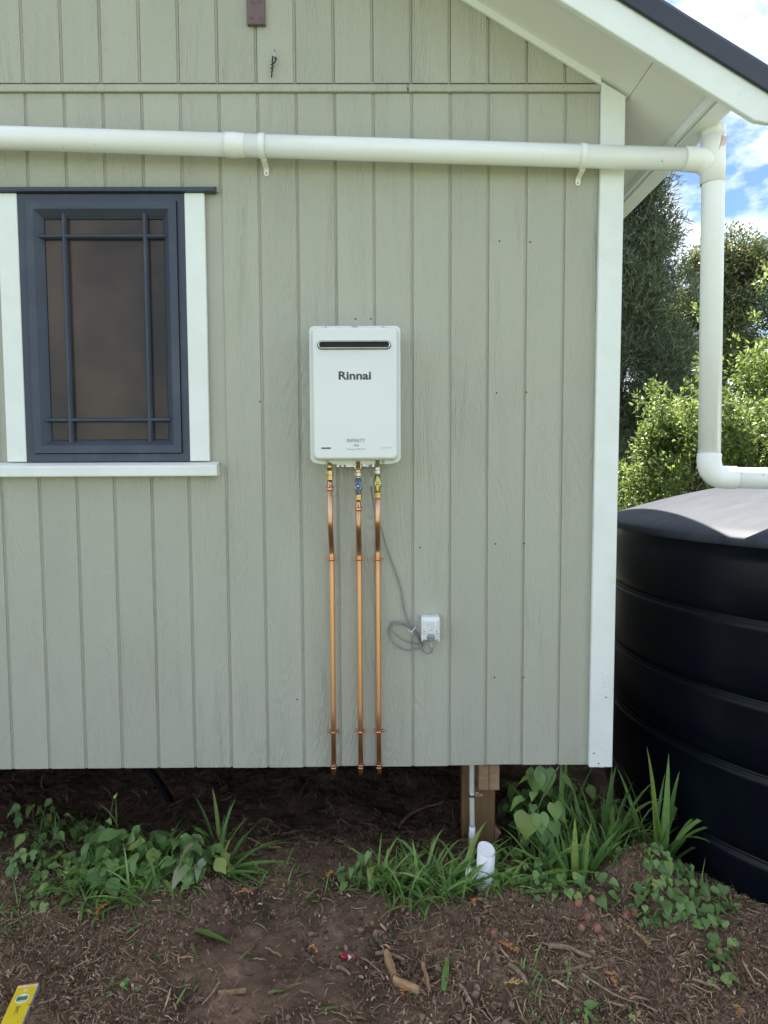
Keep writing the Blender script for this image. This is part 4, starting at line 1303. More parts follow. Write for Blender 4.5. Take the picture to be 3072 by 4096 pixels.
def leaf_mass(name, label, spots, size, m, meshes, cat="plant", group=None, stems=True, face=.6, zlift=(.02, .14), seedv=1):
    """leaves on hidden stalks over a patch; spots: list of (x, y, radius, count, height)"""
    x0, y0 = spots[0][0], spots[0][1]
    t = thing(name, (x0, y0, gz(x0, y0)), label, cat, group)
    rs = random.Random(seedv)
    bm = bmesh.new()
    for (x, y, r, n, h) in spots:
        for i in range(n):
            a = rs.uniform(0, 2 * math.pi); d = r * math.sqrt(rs.random())
            px, py_ = x + d * math.cos(a), y + d * math.sin(a) * .7
            g = gz(px, py_)
            hz = g + .012 + h * (1 - (d / r) ** 2 * .7) * rs.uniform(.35, 1)
            az = math.pi + rs.gauss(0, 1.1) if rs.random() < face else rs.uniform(0, 6.28)
            put_leaf(t, meshes, (px, py_, hz), az, R(rs.gauss(-22, 24)), R(rs.gauss(0, 22)), size * rs.uniform(.6, 1.2), m)
            if stems and i % 2 == 0:
                add_tube(bm, catmull([(px + rs.uniform(-.03, .03), py_ + rs.uniform(-.01, .04), g - .01), (px + rs.uniform(-.015, .015), py_ + .01, (g + hz) / 2), (px, py_, hz - .004)], 3), .0018, 5, False)
    if stems:
        link("stems", bm_mesh("stems", bm), M_stem, t, kind="stuff")
    return t


GV = "leafy weeds against the house"
leaf_mass("leafy_weed", "bushy broad-leaved weed at the middle of the left patch", [(-1.20, -.03, .19, 60, .20), (-1.10, -.10, .12, 20, .09), (-1.33, .0, .10, 16, .14)], .074, M_broad, ovate_meshes + ovate_meshes + heart_meshes, group=GV, seedv=3)
leaf_mass("leafy_weed", "broad-leaved weed at the right of the left patch, under the pale wilted leaves", [(-.97, -.04, .17, 54, .18), (-.86, -.07, .11, 20, .10)], .076, M_broad, ovate_meshes + lance_meshes + ovate_meshes, group=GV, seedv=4)
t = leaf_mass("wilted_cutting", "pale wilted leaves lying on the left weed patch", [(-.90, -.11, .08, 7, .13)], .095, M_pale, lance_meshes, stems=False, seedv=5)
leaf_mass("leafy_weed", "small-leaved weed at the far left edge beside the soil", [(-1.48, -.02, .15, 44, .06), (-1.60, .05, .14, 40, .08), (-1.40, -.12, .12, 24, .05)], .046, M_vine, ovate_meshes, group=GV, seedv=6)
leaf_mass("leafy_weed", "low weed with large dull leaves in the shade at far left", [(-1.55, .22, .24, 40, .10), (-1.25, .16, .12, 10, .06), (-1.75, .35, .2, 26, .17)], .060, M_vine, ovate_meshes, group=GV, seedv=16)
leaf_mass("leafy_weed", "low seedlings in the soil at the left below the weed patch", [(-1.42, -.20, .12, 18, .03), (-1.30, -.14, .10, 12, .04)], .040, M_vine, heart_meshes, group=GV, seedv=7)
leaf_mass("leafy_weed", "ground-hugging leaves under the right sword clump", [(.62, -.20, .15, 40, .05), (.50, -.12, .14, 34, .08)], .044, M_vine, heart_meshes + ovate_meshes, group=GV, seedv=8)
leaf_mass("leafy_weed", "dense weed leaves behind the sword leaves right of the pile", [(.55, .04, .12, 34, .18), (.68, .06, .13, 30, .20), (.42, .05, .08, 14, .10)], .052, M_broad, ovate_meshes, group=GV, seedv=9)
leaf_mass("leafy_weed", "sparse wilted plant with drooping leaves left of the middle grass", [(-.20, -.11, .10, 22, .13)], .055, M_broad, lance_meshes, group=GV, seedv=10)
leaf_mass("leafy_weed", "little weed lying on the soil near the bottom left, by the level", [(-.96, -.70, .05, 8, .015)], .034, M_vine, heart_meshes, group=GV, seedv=11, stems=False)
leaf_mass("leafy_weed", "small weed at the bottom edge right of centre", [(.56, -.80, .09, 14, .03)], .040, M_vine, lance_meshes, group=GV, seedv=12, stems=False)
leaf_mass("leafy_weed", "trailing leaves on the soil at the lower right edge", [(1.0, -.62, .08, 12, .02), (1.06, -.48, .09, 14, .02)], .042, M_vine, heart_meshes, group=GV, seedv=13, stems=False)
leaf_mass("leafy_weed", "tiny leaves tucked at the foot of the bulbs", [(.83, -.36, .07, 12, .02), (.48, -.26, .08, 12, .02)], .032, M_vine, heart_meshes, group=GV, seedv=14, stems=False)
leaf_mass("leafy_weed", "shaded leaves filling the dark gap under the house right of the pile", [(.58, .30, .16, 34, .30), (.74, .34, .14, 26, .28), (.46, .32, .08, 10, .2)], .066, M_broad, ovate_meshes + heart_meshes, group=GV, seedv=17)
sword_clump("shaded strap leaves deep under the house corner", .68, .22, [(0, 0, 10, 84, .36, .022, 20), (.04, 0, 60, 78, .36, .022, 40), (-.05, .02, -50, 80, .34, .022, 30), (.08, .03, 80, 70, .34, .02, 60), (-.1, 0, -70, 72, .32, .022, 55), (.02, .05, 30, 86, .38, .02, 12)])
# broad vine over the soil mound
vine = thing("trailing_vine", (.95, -.2, .08), "vine with heart-shaped leaves trailing over the soil mound before the tank", "plant")
rs = random.Random(31)
vb = bmesh.new()
for i in range(150):
    if i < 95:
        a = rs.uniform(0, 1); px = .86 + .30 * a + rs.gauss(0, .05); py_ = -.10 - .26 * rs.random() - .06 * a
    else:
        px = .93 + rs.gauss(0, .16); py_ = -.14 + rs.gauss(0, .12)
        if math.hypot(px - .90, (py_ + .12) * 1.2) < .09: py_ -= .15
    g = gz(px, py_)
    put_leaf(vine, heart_meshes + ovate_meshes, (px, py_, g + rs.uniform(.008, .045)), math.pi + rs.gauss(0, 1.0), R(rs.gauss(-28, 18)), R(rs.gauss(0, 20)), rs.uniform(.026, .054), M_vine)
    if i % 5 == 0:
        q = [(px, py_, g + .012)]
        for k in range(3):
            x2, y2 = q[-1][0] + rs.uniform(-.06, .06), q[-1][1] + rs.uniform(-.04, .05)
            q.append((x2, y2, gz(x2, y2) + .014))
        add_tube(vb, catmull(q, 4), .0014, 5, False)
link("stems", bm_mesh("stems", vb), M_stem, vine, kind="stuff")
# tall plant with large soft leaves right of the pile
ns = thing("tall_leafy_plant", (.51, .03, 0), "tall plant with large soft heart-shaped leaves right of the timber pile", "plant")
link("stem", tube("stem", catmull([(.50, .03, -.02), (.505, .02, .12), (.515, .0, .24), (.545, -.01, .33), (.575, -.02, .41), (.60, -.03, .455)], 6), [.0050] * 10 + [.004] * 10 + [.003] * 11, 8), M_stem, ns)
for (px, py_, pz, az, pi_, ro, s) in ((.455, -.02, .315, 250, -25, 10, .075), (.475, -.03, .255, 215, -62, -8, .105), (.515, -.05, .265, 165, -66, 12, .085), (.60, -.05, .325, 110, -35, -15, .085), (.575, -.05, .31, 160, -55, 5, .07),
                                      (.485, .02, .39, 290, -20, 0, .07), (.50, -.03, .345, 210, -20, 10, .045), (.49, -.04, .30, 190, -30, -10, .04), (.56, .03, .42, 200, -70, 5, .11), (.52, .04, .405, 230, -70, -5, .10), (.60, .02, .26, 130, -45, 10, .075),
                                      (.58, -.02, .22, 150, -50, 0, .07), (.46, 0, .21, 230, -40, 10, .06), (.54, -.02, .19, 180, -60, 0, .07), (.62, -.01, .40, 100, -30, 10, .07)):
    put_leaf(ns, heart_meshes, (px, py_, pz), R(-az), R(pi_), R(ro), s, M_broad)
# one climbing tendril above the left patch
td = thing("vine_tendril", (-1.235, -.02, .1), "thin pale tendril rising above the left weed patch", "plant")
link("stem", tube("stem", catmull([(-1.27, -.02, .10), (-1.262, -.02, .17), (-1.255, -.02, .23), (-1.243, -.02, .29), (-1.232, -.02, .335)], 6), [.0026 - .0017 * i / 24 for i in range(25)], 6), M_stem, td)
put_leaf(td, lance_meshes, (-1.228, -.025, .335), R(-20), R(60), 0, .022, M_vine)
put_leaf(td, heart_meshes, (-1.258, -.03, .245), R(-110), R(-20), 0, .026, M_vine)


def grass_mesh(spots, n, l0, l1, w, el0=25, el1=85, bend=(20, 90), flat=.0, seedv=0, tint=0.0):
    rs = random.Random(seedv)
    v, f, c = [], [], []
    for i in range(n):
        x, y, r = rs.choice(spots)
        a = rs.uniform(0, 6.28); d = r * math.sqrt(rs.random())
        bx_, by_ = x + d * math.cos(a), y + d * math.sin(a)
        g = gz(bx_, by_)
        ln = rs.uniform(l0, l1)
        vv, ff = blade_geom((bx_, by_, g - .004 + flat * rs.random()), rs.uniform(0, 6.28), R(rs.uniform(el0, el1)), ln, w * rs.uniform(.6, 1.3), R(rs.uniform(*bend)), rs.uniform(-1, 1), 5)
        o = len(v)
        v += vv; f += [tuple(q + o for q in t_) for t_ in ff]
        k = rs.random()
        cl = Vector((.09, .19, .05)).lerp(Vector((.25, .39, .11)), k)
        if rs.random() < tint: cl = Vector((.22, .165, .07)).lerp(Vector((.13, .13, .05)), rs.random())
        c += [tuple(cl)] * len(vv)
    return mesh("grass", v, f, True, np.array(c))


def tuft(label, spots, *a, **k):
    t = thing("grass_tuft", (spots[0][0], spots[0][1], gz(spots[0][0], spots[0][1])), label, "grass", "grass tufts before the house")
    link("blades", grass_mesh(spots, *a, **k), M_grass, t)


tuft("dense tuft of long grass in the middle, below the copper pipes", [(-.02, -.17, .13), (.08, -.15, .10), (-.12, -.15, .08)], 150, .12, .26, .013, 20, 75, (40, 110), seedv=41)
tuft("grass growing along the lower edge of the left weed patch", [(-1.17, -.16, .15), (-1.02, -.17, .13), (-1.28, -.12, .1), (-1.1, -.05, .15)], 240, .09, .23, .011, 10, 70, (30, 100), seedv=42)
tuft("grass at the foot of the white stub pipe", [(.16, -.19, .08), (.33, -.17, .07)], 70, .12, .26, .011, 25, 70, (40, 100), seedv=43)
tuft("straggling grass at the left edge of the soil", [(-1.56, -.24, .10), (-1.50, -.36, .08)], 60, .04, .13, .006, 15, 80, (20, 80), seedv=44)
tuft("short young grass near the bottom edge right of centre", [(.45, -.80, .14), (.38, -.70, .10)], 70, .03, .10, .005, 30, 85, (20, 60), seedv=45)
tuft("wispy grass in the shade under the house at far left", [(-1.62, .25, .15), (-1.45, .3, .12)], 70, .08, .22, .006, 20, 75, (50, 120), seedv=46)
tuft("grass mixed among the sword leaves at the house corner", [(.75, -.02, .12), (.9, .1, .1), (.6, -.05, .1)], 90, .12, .30, .011, 45, 85, (30, 90), seedv=47)
tuft("fine grass at the foot of the tank behind the mound", [(1.12, -.20, .05), (1.2, -.28, .04)], 30, .06, .16, .004, 30, 85, (30, 90), seedv=48)
tuft("thin grass in the soil between the two green patches", [(-.55, -.05, .14), (-.42, -.12, .10), (-.62, -.13, .1)], 45, .06, .15, .006, 10, 60, (30, 90), seedv=49)

# ------------------------------------------------------------------ litter
def litter(name, n, region, lens, wids, cols, seedv, lift=(0, .006), dens=None, curl=.32):
    rg = np.random.default_rng(seedv)
    x = rg.uniform(region[0], region[1], n); y = rg.uniform(region[2], region[3], n)
    if dens is not None:
        keep = rg.random(n) < dens(x, y)
        x, y = x[keep], y[keep]; n = len(x)
    ln = rg.uniform(*lens, n) * rg.uniform(.4, 1, n); wd = rg.uniform(*wids, n)
    a = rg.uniform(0, 2 * np.pi, n); kk = rg.normal(0, curl, n)
    S = 5
    V = np.zeros((n, S * 2, 3))
    px, py_ = x - np.cos(a) * ln / 2, y - np.sin(a) * ln / 2
    lf = rg.uniform(*lift, n); tilt = rg.normal(0, .18, n)
    for s in range(S):
        t = s / (S - 1)
        aa = a + kk * (t - .5) * 2
        if s:
            px = px + np.cos(aa) * ln / (S - 1); py_ = py_ + np.sin(aa) * ln / (S - 1)
        g = gh(px, py_) + .0015 + lf + np.abs(tilt) * ln * t * .8 + .004 * np.sin(t * 3.1)
        w = wd * (1 - .7 * abs(t - .4)) / 2
        V[:, 2 * s, :] = np.stack([px - np.sin(aa) * w, py_ + np.cos(aa) * w, g], 1)
        V[:, 2 * s + 1, :] = np.stack([px + np.sin(aa) * w, py_ - np.cos(aa) * w, g + wd * .35], 1)
    b = (np.arange(n) * S * 2)[:, None]
    q = np.concatenate([b + np.array([2 * s, 2 * s + 1, 2 * s + 3, 2 * s + 2])[None, :] for s in range(S - 1)], 0)
    cols = np.array(cols)
    ci = cols[rg.integers(0, len(cols), n)] * rg.uniform(.6, 1.3, (n, 1))
    C = np.repeat(ci, S * 2, 0)
    return mesh_np(name, V.reshape(-1, 3), q, C, True)


def soil_dens(x, y):
    d = .35 + .9 * np.clip(vnoise(x * 3.1, y * 3.1, 51) + .25, 0, 1) + .6 * sstep(.0, .7, x) * sstep(-.3, -.6, y) + .4 * sstep(-.7, -1.2, x)
    d -= .75 * np.exp(-((x + .50) / .42) ** 2 - ((y + .58) / .26) ** 2)
    return np.clip(d, .07, 1)


BR = [(.26, .17, .11), (.17, .11, .07), (.34, .24, .155), (.44, .33, .22), (.11, .07, .047), (.20, .13, .085), (.14, .09, .06), (.28, .18, .115)]
link("straw_litter", litter("straw_litter", 40000, (-2.0, 1.7, -1.2, .25), (.015, .070), (.0009, .0030), BR, 61, dens=soil_dens), M_litter, label="dry straw, roots and chipped bark strewn over the soil", cat="litter", kind="stuff")
link("fine_litter", litter("fine_litter", 30000, (-1.9, 1.6, -1.15, .3), (.006, .022), (.0020, .0075), BR + [(.10, .12, .045)], 62, dens=soil_dens), M_litter, label="fine crumbs of bark and leaf in the soil", cat="litter", kind="stuff")
link("bark_strips", litter("bark_strips", 1500, (-1.9, 1.5, -1.1, .1), (.03, .10), (.003, .009), [(.40, .27, .16), (.30, .19, .11), (.22, .14, .085), (.46, .34, .21), (.16, .10, .065)], 65, curl=.12, dens=lambda x, y: np.clip(.12 + .8 * sstep(-.2, .5, x) * sstep(-.2, -.5, y) + .4 * sstep(-.8, -1.3, x), 0, 1)), M_litter, label="torn strips of bark and wood scattered on the soil", cat="litter", kind="stuff")
link("clippings", litter("clippings", 2600, (-1.9, 1.5, -1.1, .05), (.02, .08), (.002, .0055), [(.09, .13, .045), (.15, .17, .07), (.06, .10, .03), (.19, .17, .08)], 63, dens=lambda x, y: np.clip(.9 * sstep(-.75, -.15, y) + .12, 0, 1)), M_litter, label="scattered green grass clippings on the soil", cat="clippings", kind="stuff")
link("shade_litter", litter("shade_litter", 7000, (-2.2, 1.0, .05, 2.0), (.05, .22), (.002, .009), [(.12, .078, .046), (.17, .115, .07), (.07, .045, .028), (.07, .065, .03)], 64, lift=(0, .03), curl=.9), M_litter, label="dead leaves and stalks on the dark soil under the house", cat="litter", kind="stuff")  # litter colours darkened to deepen the shade under the floor


def clods(name, n, region, seedv):
    rg = np.random.default_rng(seedv)
    bm = bmesh.new(); bmesh.ops.create_icosphere(bm, subdivisions=1, radius=1)
    bv = np.array([v.co for v in bm.verts]); bf = np.array([[v.index for v in f_.verts] for f_ in bm.faces]); bm.free()
    x = rg.uniform(region[0], region[1], n); y = rg.uniform(region[2], region[3], n)
    keep = rg.random(n) < np.clip(.25 + 1.6 * vnoise(x * 4, y * 4, 71), .05, 1)
    x, y = x[keep], y[keep]; n = len(x)
    r_ = .0025 + .010 * rg.random(n) ** 3.2
    V = bv[None] * (1 + .28 * rg.normal(size=(n, len(bv), 1))) * (r_[:, None, None] * rg.uniform(.7, 1.3, (n, 1, 3)))
    V[:, :, 0] += x[:, None]; V[:, :, 1] += y[:, None]; V[:, :, 2] += (gh(x, y) + r_ * .35)[:, None]
    q = (np.arange(n) * len(bv))[:, None, None] + bf[None]
    c = np.array([(.15, .092, .066), (.21, .135, .10), (.11, .068, .05), (.26, .175, .13)])[rg.integers(0, 4, n)] * rg.uniform(.7, 1.2, (n, 1))
    return mesh_np(name, V.reshape(-1, 3), q.reshape(-1, 3), np.repeat(c, len(bv), 0), False)


link("soil_crumbs", clods("soil_crumbs", 16000, (-1.9, 1.6, -1.15, .4), 72), M_litter, label="crumbs and small clods of brown soil", cat="clods", kind="stuff")


# ------------------------------------------------------------------ loose things on the soil
def stick(label, p0, p1, r, bendv=.01, m=None, name="stick", n=5, seedv=0):
    rs = random.Random(seedv)
    a, b = Vector((*p0, 0)), Vector((*p1, 0))
    side = Vector((-(b - a).y, (b - a).x, 0)).normalized()
    pts = []
    for i in range(n):
        t = i / (n - 1)
        p = a.lerp(b, t) + side * (bendv * math.sin(t * math.pi) + rs.uniform(-.3, .3) * r)
        p.z = max(gz(p.x, p.y), gz(*p0) * (1 - t) + gz(*p1) * t) + r * .9 + .006
        pts.append(p)
    for i in range(1, n - 1):
        pts[i].z = max(pts[i].z, (pts[0].z * (1 - i / (n - 1)) + pts[-1].z * i / (n - 1)))
    pp = catmull(pts, 4)
    bm = bmesh.new()
    add_tube(bm, pp, [r * (1 - .35 * i / len(pp)) * rs.uniform(.85, 1.12) for i in range(len(pp))], 8)
    for f_ in bm.faces: f_.smooth = False
    link(name, bm_mesh(name, bm), m or M_twig, label=label, cat="stick", group="dead sticks on the soil")


def chunk(label, p0, p1, w, h, seedv):
    rs = random.Random(seedv)
    a, b = Vector((*p0, 0)), Vector((*p1, 0))
    d = (b - a); ln = d.length; d.normalize(); s = Vector((-d.y, d.x, 0))
    L = []
    for i in range(6):
        t = i / 5
        c = a + d * ln * t
        z = max(float(gh(c.x, c.y, False)), gz(*p0) * (1 - t) + gz(*p1) * t) + .003
        ww = w * rs.uniform(.9, 1.08) * (.7 if i in (0, 5) else 1); hh = h * rs.uniform(.85, 1.05)
        L.append([c - s * ww / 2 + Vector((0, 0, z - .002)), c + s * ww / 2 + Vector((0, 0, z - .002)), c + s * ww * .45 + Vector((0, 0, z + hh * .8)), c + s * ww * .05 + Vector((0, 0, z + hh)), c - s * ww * .42 + Vector((0, 0, z + hh * .75))])
    link("wood_chunk", loops_mesh("wood_chunk", L, smooth=False), M_wood, label=label, cat="wood chunk", group="split wood chunks")


chunk("split brown wood chunk pointing away from the camera, upper of the pair", (-.12, -.535), (-.095, -.645), .026, .022, 1)
chunk("split brown wood chunk lying crosswise, lower of the pair", (-.097, -.66), (-.015, -.69), .026, .020, 2)
chunk("pale split stick lying level in bare soil left of centre", (-.656, -.706), (-.570, -.698), .013, .011, 3)
stick("thin twig leaning beside the pale split stick", (-.662, -.664), (-.698, -.752), .0035, .004, seedv=4)
stick("thick grey stick right of centre below the bulbs", (.444, -.510), (.575, -.572), .0095, .006, seedv=5)
stick("short dark stick slanting at the right of the wood chunks", (.293, -.597), (.333, -.702), .0085, .004, seedv=6)
stick("pale brown stick lying behind the small green weed", (.426, -.655), (.564, -.600), .0075, -.008, seedv=7)
stick("dark stick at the bottom edge on the right", (.815, -.755), (.798, -.855), .0075, .003, seedv=8)
stick("thin stick at the right near the trailing leaves", (.895, -.632), (.96, -.690), .0055, .004, seedv=9)
stick("long curved pale twig at the lower right", (.52, -.655), (.723, -.770), .0032, -.018, n=7, seedv=10)
stick("sharp reddish stick jutting from the edge of the middle grass", (.093, -.135), (.035, -.255), .006, .002, M_wood, seedv=11)
stick("short fat stick left of the wood chunks", (-.284, -.608), (-.238, -.646), .006, .002, seedv=12)
stick("branching twig just left of the wood chunks", (-.206, -.545), (-.127, -.668), .0032, .008, seedv=13)
stick("dark flat stick behind the wood chunks", (-.155, -.533), (-.058, -.560), .0075, .003, seedv=14)
stick("frayed brown stick right of the wood chunks", (.003, -.568), (.017, -.70), .0075, .003, M_wood, seedv=15)
stick("brown stick slanting at the bottom right of centre", (.118, -.685), (.150, -.762), .006, .003, seedv=16)
stick("long bowed brown stick lying in the dark under the house", (-.05, .35), (.20, .55), .008, .05, M_wood, n=7, seedv=17)
stick("reddish bent stick in the soil left of the copper pipes", (-.68, .12), (-.60, .30), .006, .012, M_wood, seedv=18)


def frond(label, p0, p1, m, seedv, w=.020):
    rs = random.Random(seedv)
    a, b = Vector((*p0, 0)), Vector((*p1, 0))
    v, f = [], []
    d = b - a; ln = d.length; d.normalize(); s = Vector((-d.y, d.x, 0))
    n = max(10, int(ln / .006))
    for i in range(n):
        t = i / (n - 1)
        c = a + d * ln * t + s * .006 * math.sin(t * 4)
        c.z = max(gz(c.x, c.y), float(gh(c.x, c.y, False))) + .015 + .008 * math.sin(t * 3)
        o = len(v)
        c2 = c + d * ln / n * 1.1
        v += [c - s * .0011, c + s * .0011, c2 + s * .0011, c2 - s * .0011]; f.append((o, o + 1, o + 2, o + 3))
        for sg in (-1, 1):
            L = w * (.55 + .45 * math.sin(t * math.pi)) * rs.uniform(.7, 1.1)
            e = c + (s * sg + d * .55).normalized() * L + Vector((0, 0, rs.uniform(-.004, .007)))
            o = len(v)
            mdd = (c + e) / 2
            v += [c - d * .0009, mdd - d * .0024, e, mdd + d * .0024 + Vector((0, 0, .001))]; f.append((o, o + 1, o + 2, o + 3))
    link("dead_frond", mesh("dead_frond", v, f), m, label=label, cat="frond", group="dead conifer fronds on the soil")


M_gold = mat("golden_frond", (.62, .43, .15), .75, c2=(.48, .30, .10), cscale=80)
frond("long golden dead frond lying below the soil mound", (.744, -.405), (.808, -.503), M_gold, 1, .016)
frond("bright orange dead frond right of the wood chunks", (.270, -.505), (.330, -.550), M_orange, 2, .022)
frond("reddish dead frond between sticks at lower right", (.602, -.628), (.622, -.690), M_orange, 3, .013)
frond("small orange dead frond at the lower right edge", (.972, -.745), (.968, -.795), M_orange, 4, .014)
frond("yellow dead frond beside the short dark stick", (.262, -.682), (.315, -.690), M_gold, 5, .014)
frond("rust dead frond in the left weed patch", (-1.355, -.068), (-1.298, -.069), M_orange, 6, .014)
frond("orange dead frond in bare soil below the left grass", (-1.205, -.30), (-1.192, -.235), M_orange, 7, .016)
frond("rust dead frond at the right foot of the left weed patch", (-.965, -.172), (-.938, -.10), M_orange, 8, .014)
frond("brown dead frond left of the middle soil", (-.70, -.212), (-.635, -.200), M_orange, 9, .012)
frond("rust dead frond on the grassy soil left of the middle grass", (-.37, -.10), (-.30, -.085), M_orange, 10, .014)
frond("small rust frond at the foot of the stub pipe grass", (.215, -.33), (.218, -.285), M_orange, 11, .012)
frond("tiny orange frond on bare soil left of the wrapper", (-.395, -.47), (-.36, -.49), M_orange, 12, .010)
frond("small rust frond below the lower wood chunk", (-.07, -.73), (-.062, -.70), M_orange, 13, .014)


def bulb(label, x, y, r, seedv):
    rs = random.Random(seedv)
    bm = bmesh.new()
    bmesh.ops.create_icosphere(bm, subdivisions=3, radius=1)
    tx, ty = rs.uniform(-.5, .5), rs.uniform(-.5, .5)
    for v in bm.verts:
        n = v.co.copy()
        k = 1 + .10 * math.sin(n.x * 3 + seedv) * math.cos(n.y * 4 + seedv)
        if n.z > .6: k += (n.z - .6) * .8
        v.co = n * r * k
    bmesh.ops.transform(bm, matrix=Matrix.Translation((x, y, gz(x, y) + r * .45)) @ Euler((tx, ty, 0)).to_matrix().to_4x4(), verts=bm.verts[:])
    link("flower_bulb", bm_mesh("flower_bulb", bm, True), M_bulb, label=label, cat="bulb", group="bulbs dug out of the soil")


bulb("largest pink bulb at the front of the left group of bulbs", .642, -.415, .0185, 1)
bulb("small pink bulb touching the front of the largest one", .647, -.446, .0105, 2)
bulb("orange-brown bulb in the middle of the right group of bulbs", .772, -.353, .0165, 3)
bulb("small brown bulb at the left of the right group", .744, -.369, .012, 4)
bulb("hairy brown bulb at the right end of the right group", .803, -.337, .018, 5)
bulb("brown bulb at the back left of the left group", .606, -.308, .016, 6)
bulb("brown bulb at the back right of the left group", .663, -.287, .0135, 7)
bulb("hairy bulb in the middle of the left group", .622, -.369, .0165, 8)
bulb("dull dark bulb at the left front of the left group", .587, -.418, .013, 9)
bulb("lone pink bulb in the grass clippings left of the sticks", .261, -.467, .012, 10)
bulb("little pink bulb beside the lone one", .213, -.453, .007, 11)
bulb("little pink bulb below the middle grass", -.038, -.326, .008, 12)
bulb("brown bulb at the right edge of the picture", 1.03, -.53, .016, 13)

wr = thing("sweet_wrapper", (-.25, -.54, gz(-.25, -.54)), "crumpled red and white sweet wrapper on the bare soil", "wrapper")
def crumple(x, y, sx, sy, seedv):
    rs = random.Random(seedv)
    v, f = [], []
    for j in range(5):
        for i in range(6):
            px, py_ = x + (i / 5 - .5) * sx + rs.uniform(-.002, .002), y + (j / 4 - .5) * sy + rs.uniform(-.002, .002)
            v.append((px, py_, gz(x, y) + .008 + rs.uniform(0, .011)))
    for j in range(4):
        for i in range(5):
            q = j * 6 + i; f.append((q, q + 1, q + 7, q + 6))
    return mesh("foil", v, f)
link("red_foil", crumple(-.263, -.532, .026, .022, 1), M_foil_r, wr)
link("white_foil", crumple(-.241, -.541, .018, .024, 2), M_foil_w, wr)
link("red_foil", crumple(-.236, -.555, .014, .010, 3), M_foil_r, wr)
rl_ = link("red_leaf", crumple(-.80, .10, .035, .02, 5), mat("dull_red_leaf", (.22, .02, .025), .6), label="dull red scrap lying at the right of the left weeds", cat="scrap")


def cut_leaf(label, p0, p1, w, m, seedv):
    a = Vector((*p0, gz(*p0) + .010)); b = Vector((*p1, gz(*p1) + .012))
    d = b - a
    az = math.atan2(d.x, d.y)
    v, f = blade_geom(a, az, R(6), d.length, w, R(10), .3)
    for q in v: q.z = max(q.z, gz(q.x, q.y) + .005)
    link("cut_leaf", mesh("cut_leaf", v, f, True), m, label=label, cat="leaf", group="cut green leaves on the soil")


cut_leaf("broad cut green leaf lying on bare soil left of centre", (-.815, -.38), (-.655, -.48), .026, M_sword, 1)
cut_leaf("green cut leaf standing out among the litter right of the chunks", (.062, -.705), (.095, -.535), .022, M_sword, 2)
cut_leaf("green blade on the soil below the left grass patch", (-1.06, -.41), (-.98, -.33), .014, M_sword, 3)
cut_leaf("folded short green leaf on bare soil bottom centre", (-.50, -.70), (-.445, -.695), .012, M_sword, 4)
cut_leaf("narrow green leaf at the bottom edge left of the sticks", (-.33, -.80), (-.25, -.79), .010, M_sword, 5)
cut_leaf("slim green blade beside the broad cut leaf", (-.92, -.50), (-.885, -.55), .010, M_sword, 6)
cut_leaf("narrow green blade right of the thin twig", (-.62, -.56), (-.58, -.50), .008, M_sword, 7)
cut_leaf("green blade hanging from the front of the middle grass", (.02, -.26), (.03, -.40), .011, M_sword, 8)
cut_leaf("upright green blade among soil at lower left of centre", (-.78, -.74), (-.765, -.66), .009, M_sword, 9)


# ================================================================== trees
def leaf_cloud(name, centres, radii, n, ll, lw, cols, seedv, droop=0.0, upright=0.0, shell=.5):
    """n rhombic leaves in ellipsoidal clumps; colours picked per leaf"""
    rg = np.random.default_rng(seedv)
    centres = np.array(centres); radii = np.array(radii)
    w = radii[:, 0] * radii[:, 1] * radii[:, 2]
    w = w ** (2 / 3)
    ci = rg.choice(len(centres), n, p=w / w.sum())
    d = rg.normal(size=(n, 3)); d /= np.linalg.norm(d, axis=1, keepdims=True)
    rr = (shell + (1 - shell) * rg.random(n)) ** (1 / 1.5)
    rr *= 1 + .10 * rg.normal(size=n)
    p = centres[ci] + d * radii[ci] * rr[:, None]
    ax = d * .7 + rg.normal(size=(n, 3)) * .75
    ax[:, 2] += upright - droop
    ax /= np.linalg.norm(ax, axis=1, keepdims=True)
    s = np.cross(ax, rg.normal(size=(n, 3))); s /= np.linalg.norm(s, axis=1, keepdims=True)
    nn = np.cross(s, ax)
    L = ll * rg.uniform(.6, 1.25, (n, 1)); W_ = lw * rg.uniform(.6, 1.2, (n, 1))
    V = np.stack([p, p + ax * L * .45 + s * W_ / 2 + nn * W_ * .12, p + ax * L, p + ax * L * .45 - s * W_ / 2 + nn * W_ * .12], 1).reshape(-1, 3)
    q = (np.arange(n) * 4)[:, None] + np.arange(4)[None, :]
    cols = np.array(cols)
    c = cols[rg.integers(0, len(cols), n)] * rg.uniform(.7, 1.3, (n, 1))
    return mesh_np(name, V, q, np.repeat(c, 4, 0), False)


def clumps(base, h, rx, n, rmin, rmax, seedv, taper=.0, z0=.15, squash=.8, power=.6, shoots=0):
    rs = random.Random(seedv)
    C, Rr = [], []
    for i in range(n):
        t = rs.random() ** power
        z = h * (z0 + (1 - z0) * t)
        rad = rx * (1 - taper * t) * math.sqrt(max(.05, 1 - max(0, (t - .55) / .45) ** 2 * (1 - taper * .5)))
        a = rs.uniform(0, 6.28); d = rad * math.sqrt(rs.uniform(.15, 1))
        r = rs.uniform(rmin, rmax)
        C.append((base[0] + d * math.cos(a), base[1] + d * math.sin(a), base[2] + z - r * .3))
        Rr.append((r, r, r * squash))
    for i in range(shoots):
        c = rs.choice(C[len(C) // 3:]); r = rs.uniform(.05, .12)
        C.append((c[0] + rs.uniform(-.3, .3), c[1] + rs.uniform(-.3, .3), c[2] + rmax * squash + rs.uniform(-.05, .16))); Rr.append((r, r, r * 1.7))
    return C, Rr


